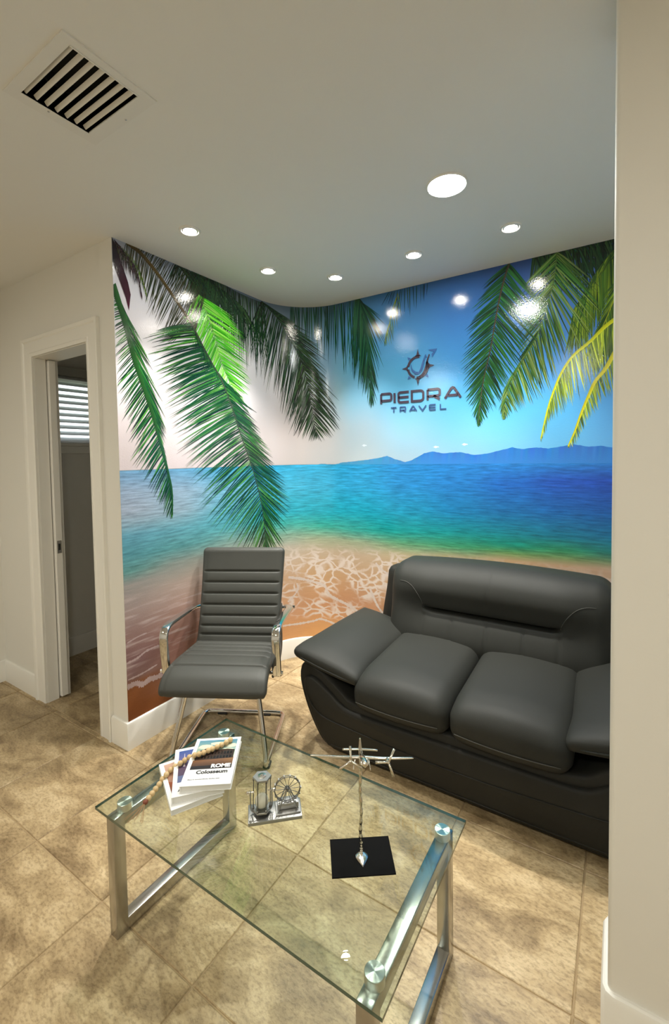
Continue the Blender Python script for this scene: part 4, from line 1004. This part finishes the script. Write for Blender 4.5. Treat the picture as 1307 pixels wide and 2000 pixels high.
# ------------------------------------------------------------------ books, bead garland
def text_mesh(body, size, m, parent, M, name, extra=0.0, sx=1.0):
    cu = bpy.data.curves.new('t', 'FONT'); cu.body = body; cu.size = size; cu.offset = extra; cu.resolution_u = 3
    to = bpy.data.objects.new('t', cu); COL.objects.link(to)
    dg = bpy.context.evaluated_depsgraph_get(); dg.update()
    me = bpy.data.meshes.new_from_object(to.evaluated_get(dg)); bpy.data.objects.remove(to); bpy.data.curves.remove(cu)
    me.transform(Matrix.Diagonal((sx, 1, 1, 1)))
    me.transform(M); me.materials.append(m)
    o = bpy.data.objects.new(name, me); COL.objects.link(o); o.parent = parent
    return o
def poly_print(name, polys, parent, z, label=None):
    bm = bmesh.new(); cl = bm.verts.layers.float_color.new('col')
    for i, (pts, cols) in enumerate(polys):
        cols = cols if isinstance(cols, list) else [cols] * len(pts)
        vv = []
        for (x, y), c in zip(pts, cols):
            v = bm.verts.new((x, y, z + .00004 * i)); v[cl] = lin(c); vv.append(v)
        bm.faces.new(vv)
    for f in bm.faces:
        f.normal_update()
        if f.normal.z < 0: f.normal_flip()
    o = obj(name, bm, MATS['print'], parent)
    if label: o['label'] = label
    return o
BOOK_W, BOOK_H = .159, .238
def build_books():
    mat('ink', (.01, .01, .012), .5); mat('ink_white', (.86, .86, .86), .5)
    def book(loc, rz, th, label):
        b = empty('book', loc, rz); tag(b, label, 'book', 'travel books stacked on the coffee table')
        w, h = BOOK_W, BOOK_H
        bm = bmesh.new(); box(bm, .003, w - .002, .002, h - .002, .0012, th - .0012); obj('pages', bm, MATS['page_edges'], b)
        for n_ in range(1, 5):
            bm = bmesh.new(); zz = .0012 + (th - .0024) * n_ / 5
            box(bm, .0025, w - .0015, .0015, h - .0015, zz - .0002, zz + .0002)
            obj('page_gap', bm, MATS['twine'], b) if False else bm.free()
        bm = bmesh.new()
        box(bm, 0, w, 0, h, 0, .0012); box(bm, 0, w, 0, h, th - .0012, th); box(bm, 0, .003, 0, h, .0012, th - .0012)
        obj('cover', bm, MATS['paper_white'], b)
        return b
    w, h = BOOK_W, BOOK_H
    T = (.017, .021, .019)
    z = TZ + .0003
    # bottom: warm orange landscape
    b0 = book((1.004, -1.961, z), math.radians(62.4), T[0], 'lowest white travel book, orange desert cover, fanned out to the left'); t = T[0]
    m0, m1, n0, n1 = .014, w - .012, .062, h - .014
    poly_print('cover_picture', [([(m0, n0), (m1, n0), (m1, n1), (m0, n1)], [(120, 62, 40), (140, 76, 50), (206, 176, 150), (196, 160, 140)]),
        ([(m0, n0), (m1, n0), (m1, n0 + .05), (.10, n0 + .062), (.05, n0 + .045), (m0, n0 + .07)], [(96, 44, 30)] * 2 + [(150, 84, 52)] * 4)], b0, t + .0002)
    z += T[0] + .0002
    # middle: city at dusk
    b1 = book((.985, -1.945, z), math.radians(49.3), T[1], 'middle white travel book with purple dusk skyline cover'); t = T[1]
    bl = [([(m0, n0), (m1, n0), (m1, n1), (m0, n1)], [(150, 120, 150), (140, 110, 140), (70, 92, 150), (62, 84, 146)]),
          ([(m0, n0 + .03), (m1, n0 + .03), (m1, n0 + .075), (m0, n0 + .085)], (86, 70, 92)), ([(m0, n0), (m1, n0), (m1, n0 + .032), (m0, n0 + .032)], (96, 104, 140))]
    for k in range(6):
        xx = m0 + .012 + .022 * k; hh = (.03, .052, .02, .038, .06, .03)[k]
        bl.append(([(xx, n0 + .07), (xx + .010, n0 + .07), (xx + .009, n0 + .075 + hh), (xx + .001, n0 + .075 + hh)], (70, 58, 86)))
    bl.append(([(.03, n0 + .075), (.036, n0 + .075), (.0335, n0 + .145), (.0325, n0 + .145)], (210, 200, 205)))
    poly_print('cover_picture', bl, b1, t + .0002)
    text_mesh('A', .026, MATS['ink'], b1, Matrix.Translation((m0 + .004, .022, t + .0004)), 'cover_title', .0006)
    z += T[1] + .0002
    # top: ROME Colosseum
    b2 = book((.988, -1.917, z), math.radians(36.5), T[2], 'top white travel book with the title ROME Colosseum'); t = T[2]
    m0, m1, n0, n1 = .013, w - .011, .074, h - .012
    pic = [([(m0, n0 + .05), (m1, n0 + .05), (m1, n1), (m0, n1)], [(190, 196, 150), (186, 200, 170), (70, 124, 148), (86, 140, 160)])]
    rr = random.Random(3)
    for cx_, cy_, rx_, ry_ in ((.04, .19, .028, .012), (.085, .205, .03, .009), (.13, .192, .024, .011), (.06, .172, .03, .008), (.12, .17, .02, .007)):
        pic.append(([(min(m1, max(m0, cx_ + rx_ * math.cos(a) * rr.uniform(.8, 1.15))), cy_ + ry_ * math.sin(a)) for a in [2 * math.pi * k / 12 for k in range(12)]], (206, 210, 186)))
    pic.append(([(m0, n0), (m1, n0), (m1, n0 + .055), (.09, n0 + .058), (m0, n0 + .045)], [(40, 30, 26), (44, 32, 28), (150, 112, 76), (140, 100, 70), (120, 84, 58)]))
    pic.append(([(m0, n0), (m1, n0), (m1, n0 + .018), (m0, n0 + .016)], (44, 34, 32)))
    pic.append(([(m0 + .004, n0 + .045), (m1 - .002, n0 + .05), (m1 - .002, n0 + .094), (.12, n0 + .099), (.07, n0 + .094), (m0 + .02, n0 + .078), (m0 + .004, n0 + .07)], (56, 44, 40)))
    pic.append(([(m0 + .004, n0 + .090), (m0 + .036, n0 + .108), (m0 + .044, n0 + .107), (m0 + .040, n0 + .098), (m0 + .012, n0 + .088)], (66, 48, 50)))
    for row in range(2):
        for k in range(10):
            xx = m0 + .024 + .0106 * k; yy_ = n0 + .052 + .021 * row
            pic.append(([(xx, yy_), (xx + .006, yy_), (xx + .006, yy_ + .010), (xx + .003, yy_ + .014), (xx, yy_ + .010)], (24, 18, 18)))
    poly_print('cover_picture', pic, b2, t + .0002)
    text_mesh('ROME', .0235, MATS['ink_white'], b2, Matrix.Translation((w - .079, n0 + .004, t + .0032)) , 'cover_title', .0012, 1.0).location.z = -.0016
    text_mesh('Colosseum', .0225, MATS['ink'], b2, Matrix.Translation((w - .122, n0 - .0215, t + .0004)), 'cover_title', .0009, 1.0)
    bm = bmesh.new(); x = .018; rr = random.Random(5)
    while x < .118:
        l = rr.uniform(.0012, .0026); hh = rr.choice((.0022, .0022, .0034))
        box(bm, x, x + l, .026, .026 + hh, t + .0002, t + .0004); x += l + rr.choice((.0007, .0007, .0007, .0024))
    obj('small_print', bm, MATS['ink'], b2)
    return z + T[2]
BZ = build_books()

def build_beads():
    root = empty('bead_garland', (.95, -1.78, TZ)); tag(root, 'string of round natural wooden beads draped across the books', 'bead garland')
    c = root.location.copy()
    za, zb, zc, zd = BZ, TZ + .0537, TZ + .0275, TZ
    r = .0094
    BEADS = [(0.9648, -1.6766, 0.4875), (0.9629, -1.6947, 0.4875), (0.9595, -1.7135, 0.4875), (0.9541, -1.7299, 0.4875), (0.9487, -1.7461, 0.4875), (0.9428, -1.7593, 0.4875), (0.9375, -1.7752, 0.4875), (0.9302, -1.789, 0.4875), (0.9208, -1.8009, 0.4875), (0.8996, -1.8055, 0.4754), (0.8916, -1.8186, 0.4694), (0.8894, -1.836, 0.4682), (0.8711, -1.8431, 0.455), (0.8645, -1.8568, 0.4484), (0.87, -1.8772, 0.4471), (0.8636, -1.8888, 0.436), (0.8686, -1.9044, 0.4305), (0.8753, -1.9227, 0.4294), (0.883, -1.9414, 0.4294), (0.8906, -1.9596, 0.4294)]
    me = None; pts = []
    for i, (x, y, z) in enumerate(BEADS):
        p = Vector((x, y, z)) - c; pts.append(p)
        if me is None:
            bm = bmesh.new(); revolve(bm, [(.0022, -r * .93), (r * .52, -r * .84), (r * .86, -r * .48), (r, 0), (r * .86, r * .48), (r * .52, r * .84), (.0022, r * .93)], 14)
            o = obj('bead', bm, MATS['wood_bead'], root, smooth=True); me = o.data
        else:
            o = bpy.data.objects.new('bead', me); COL.objects.link(o); o.parent = root
        a = Vector(BEADS[max(i - 1, 0)]); b = Vector(BEADS[min(i + 1, len(BEADS) - 1)])
        o.location = p; o.rotation_mode = 'QUATERNION'; o.rotation_quaternion = (b - a).to_track_quat('Z', 'Y')
    e = pts[-1]; d = (pts[-1] - pts[-2]); d.z = 0; d.normalize(); side = Vector((-d.y, d.x, 0))
    bm = bmesh.new(); revolve(bm, [(.003, -.007), (.0075, -.004), (.0085, 0), (.0075, .004), (.003, .007)], 12)
    o = obj('end_bead', bm, MATS['rust_bead'], root, smooth=True); o.location = e + d * .0165; o['label'] = 'rust brown end bead'
    bm = bmesh.new(); tube(bm, pts + [e + d * .018], .0012, 6); obj('cord', bm, MATS['twine'], root)
    bm = bmesh.new(); rr = random.Random(2)
    for k in range(16):
        a = rr.uniform(-.5, .5); st = e + d * .02
        dd = d * math.cos(a) + side * math.sin(a); ln = rr.uniform(.05, .075)
        q = st + dd * ln; q.z = TZ - c.z + .0025 + rr.uniform(0, .003); mid = st.lerp(q, .5); mid.z = max(mid.z, q.z)
        tube(bm, catmull([st, mid, q], 3), .0006, 5)
    o = obj('tassel', bm, MATS['twine'], root); o['kind'] = 'stuff'
build_beads()

# ------------------------------------------------------------------ hourglass and wheel ornament
def build_ornament():
    root = empty('desk_ornament', (1.232, -1.869, TZ + .0004), math.atan2(.109, .118)); tag(root, 'pewter ornament with a tilting hourglass beside a spoked ferris wheel', 'ornament')
    PW, DP = MATS['pewter'], MATS['dark_pewter']
    # local: x along base (to the viewer's right), y away
    bm = bmesh.new(); box(bm, 0, .160, 0, .074, 0, .011, .002, 2); o = obj('base_plate', bm, PW, root); sharp(o, 40)
    # hourglass, turning on two side pivots in a U bracket
    hg = empty('hourglass', (.040, .036, 0)); hg.parent = root; hg.rotation_euler = (math.radians(-4), math.radians(2), 0)
    def hexring(r, z): return [(r * math.cos(math.pi / 3 * k), r * math.sin(math.pi / 3 * k), z) for k in range(6)]
    for z0, z1 in ((.018, .024), (.112, .118)):
        bm = bmesh.new(); loft(bm, [hexring(.0275, z0), hexring(.0285, z0 + .001), hexring(.0285, z1 - .001), hexring(.0275, z1)]); obj('end_plate', bm, PW, hg)
    bm = bmesh.new(); revolve(bm, [(.013, .118), (.013, .1195), (.006, .120), (.004, .1215), (.001, .1215)], 18); obj('rosette', bm, MATS['nickel'], hg)
    for k in range(6):
        a = math.pi / 3 * k
        bm = bmesh.new(); revolve(bm, [(.0035, .024), (.0035, .028), (.0016, .030), (.0014, .106), (.0030, .108), (.0030, .112)], 8, (.0252 * math.cos(a), .0252 * math.sin(a), 0)); obj('post', bm, DP, hg)
    gl = [(.007, .0245), (.014, .028), (.0208, .038), (.0214, .048), (.0170, .058), (.0075, .065), (.0028, .068), (.0075, .071), (.0170, .078), (.0214, .088), (.0208, .098), (.014, .108), (.007, .1115)]
    bm = bmesh.new(); revolve(bm, gl, 24); o = obj('glass_bulb', bm, MATS['bulb_glass'], hg, smooth=True); bmesh_fix(o)
    bm = bmesh.new(); revolve(bm, [(.004, .026), (.0125, .0285), (.0195, .038), (.0202, .048), (.0160, .0572), (.0068, .063), (.001, .0645)], 20); o = obj('sand', bm, MATS['sand'], hg, smooth=True); bmesh_fix(o)
    bm = bmesh.new()
    tube(bm, catmull([(-.032, 0, .080), (-.032, 0, .045), (-.031, 0, .026), (-.022, 0, .0145), (0, 0, .0125), (.022, 0, .0145), (.031, 0, .026), (.032, 0, .045), (.032, 0, .080)], 6), .0022, 8, flat=(1.0, 1.6), up=(0, 1, 0))
    br = obj('bracket', bm, PW, root, smooth=True); br.location = (.040, .036, 0)
    for sx in (-1, 1):
        bm = bmesh.new(); revolve(bm, [(.002, -.012), (.002, .004), (.0042, .0045), (.0046, .009), (.003, .012)], 12)
        bmesh.ops.transform(bm, matrix=Matrix.Translation((sx * .032, 0, .076)) @ Matrix.Rotation(math.radians(90) * sx, 4, 'Y'), verts=bm.verts); obj('pivot_knob', bm, MATS['nickel'], br)
    # wheel
    wx, wy, wz, wr = .119, .034, .074, .0385
    wh = empty('wheel', (wx, wy, wz)); wh.parent = root
    circ = [(wr * math.cos(2 * math.pi * k / 48), 0, wr * math.sin(2 * math.pi * k / 48)) for k in range(48)]
    for yy in (-.0035, .0035):
        bm = bmesh.new(); tube(bm, [(a, yy, b) for a, _, b in circ], .0012, 6, closed=True); obj('rim', bm, DP, wh, smooth=True)
    bm = bmesh.new(); revolve(bm, [(.0055, -.007), (.0055, .007)], 16); bmesh.ops.rotate(bm, verts=bm.verts, cent=(0, 0, 0), matrix=Matrix.Rotation(math.radians(90), 3, 'X')); obj('hub', bm, DP, wh)
    for k in range(14):
        a = 2 * math.pi * k / 14
        bm = bmesh.new(); tube(bm, [(.004 * math.cos(a), 0, .004 * math.sin(a)), (wr * math.cos(a), 0, wr * math.sin(a))], .0009, 6); sp = obj('spoke', bm, DP, wh)
        bm = bmesh.new(); box(bm, -.0018, .0018, -.0045, .0045, -.0018, .0018); bmesh.ops.translate(bm, verts=bm.verts, vec=((wr + .0022) * math.cos(a), 0, (wr + .0022) * math.sin(a))); obj('gondola', bm, PW, sp)
    for yy in (-.010, .010):
        for sx in (-1, 1):
            bm = bmesh.new(); tube(bm, [(wx + sx * .003, wy + yy, wz + .002), (wx + sx * .028, wy + yy * 1.3, .019)], .0018, 6); obj('strut', bm, PW, root)
    bm = bmesh.new(); box(bm, .082, .157, .010, .062, .011, .0155, .001, 1); box(bm, .088, .152, .026, .058, .0155, .034, .003, 2); o = obj('wheel_stand', bm, PW, root); sharp(o, 40)
build_ornament()

# ------------------------------------------------------------------ metal aeroplane sculpture
def build_plane():
    root = empty('plane_sculpture', (1.5615, -1.7775, TZ + .0004), math.atan2(.097, .134)); tag(root, 'polished metal aeroplane sculpture on a thin post with black base plate', 'sculpture')
    NK = MATS['nickel']
    # local: x to the viewer's right, y away from the viewer
    bm = bmesh.new(); box(bm, -.083, .083, -.060, .056, 0, .004, .0006, 1); obj('base_plate', bm, MATS['black_plate'], root)
    # leaf-shaped foot
    pts = [(0, -.034), (.006, -.024), (.011, -.016), (.016, -.006), (.0165, .003), (.012, .010), (.004, .014), (0, .020)]
    out = pts + [(-x, y) for x, y in reversed(pts[1:-1])]
    bm = bmesh.new(); loft(bm, [[(x, y - .004, .0042) for x, y in out], [(x, y - .004, .0058) for x, y in out], [(x * .72, y * .75 - .003, .0085) for x, y in out], [(x * .3, y * .4, .0105) for x, y in out]]); o = obj('leaf_foot', bm, NK, root); bmesh_fix(o); sharp(o, 45)
    bm = bmesh.new()
    pp = catmull([(0, .004, .007), (.0005, .005, .03), (-.0015, .005, .07), (.0015, .004, .12), (-.001, .004, .18), (.001, .003, .23), (.003, .001, .262), (.004, -.002, .276)], 10)
    n = len(pp); tube(bm, pp, .003, 8, rad=[.0056 - .0016 * math.sin(math.pi * i / n) + .0010 * math.sin(i * 1.3) for i in range(n)]); obj('post', bm, NK, root, smooth=True)
    zt = .2735
    pl = empty('aeroplane', (.004, 0, zt)); pl.parent = root; pl.rotation_euler = (math.radians(-25), math.radians(2), math.radians(-4))
    bm = bmesh.new(); tube(bm, catmull([(.006, -.062, -.004), (.004, -.045, -.001), (.0, -.01, .001), (0, .04, .003), (0, .075, .005), (0, .092, .006)], 6), .005, 10, rad=[.005 + .0045 * math.sin(math.pi * min(1, i / 18)) if i < 18 else max(.003, .0065 - .00022 * (i - 18)) for i in range(31)]); obj('fuselage', bm, NK, pl, smooth=True)
    for sx in (-1, 1):
        bm = bmesh.new(); P = catmull([(0, 0, .002), (sx * .05, -.003, .001), (sx * .10, -.002, .002), (sx * .138, .0, .003)], 6); m_ = len(P)
        tube(bm, P, .004, 8, rad=[.0068 - .0038 * (i / m_) for i in range(m_)], flat=(1.5, .7), up=(0, 0, 1)); obj('wing', bm, NK, pl, smooth=True)
        pr = None
        hub = Vector((-.030 if sx < 0 else .068, -.034, -.002))
        bm = bmesh.new(); tube(bm, [(hub.x * .98, 0, 0), (hub.x, -.02, -.001), (hub.x, -.042, -.003)], .003, 8, rad=[.0045, .005, .003]); pr = obj('engine', bm, NK, pl, smooth=True)
        for k in range(3):
            a = math.radians((93, 213, 333)[k] if sx < 0 else (62, 182, 292)[k])
            bm = bmesh.new(); d = Vector((math.cos(a), 0, math.sin(a)))
            q = [hub + Vector((0, -.003, 0)), hub + d * .012 + Vector((0, -.003, 0)), hub + d * .034 + Vector((0, -.002, 0))]
            tube(bm, q, .002, 8, rad=[.0028, .0028, .0038], flat=(1, 1.0)); obj('propeller_blade', bm, NK, pr, smooth=True)
    bm = bmesh.new(); tube(bm, [(-.005, -.050, -.004), (.006, -.056, -.010), (.014, -.050, -.004), (.012, -.044, .004), (.002, -.042, .004)], .0032, 8, closed=True); obj('nose_ring', bm, NK, pl, smooth=True)
    bm = bmesh.new(); tube(bm, catmull([(-.050, .082, .006), (0, .085, .007), (.050, .082, .006)], 6), .0042, 8, flat=(1.6, .7), up=(0, 0, 1)); obj('tailplane', bm, NK, pl, smooth=True)
    bm = bmesh.new(); loft(bm, [[(-.005, .070, .004), (.005, .070, .004), (.005, .096, .005), (-.005, .096, .005)], [(-.002, .084, .032), (.002, .084, .032), (.002, .094, .034), (-.002, .094, .034)]]); o = obj('tail_fin', bm, NK, pl); bmesh_fix(o)
    for sx in (-1, 1):
        bm = bmesh.new(); tube(bm, [(sx * .018, -.01, -.002), (sx * .022, -.016, -.020), (sx * .022, -.016, -.026)], .002, 8, rad=[.002, .0016, .0028]); obj('landing_gear', bm, NK, pl, smooth=True)
build_plane()
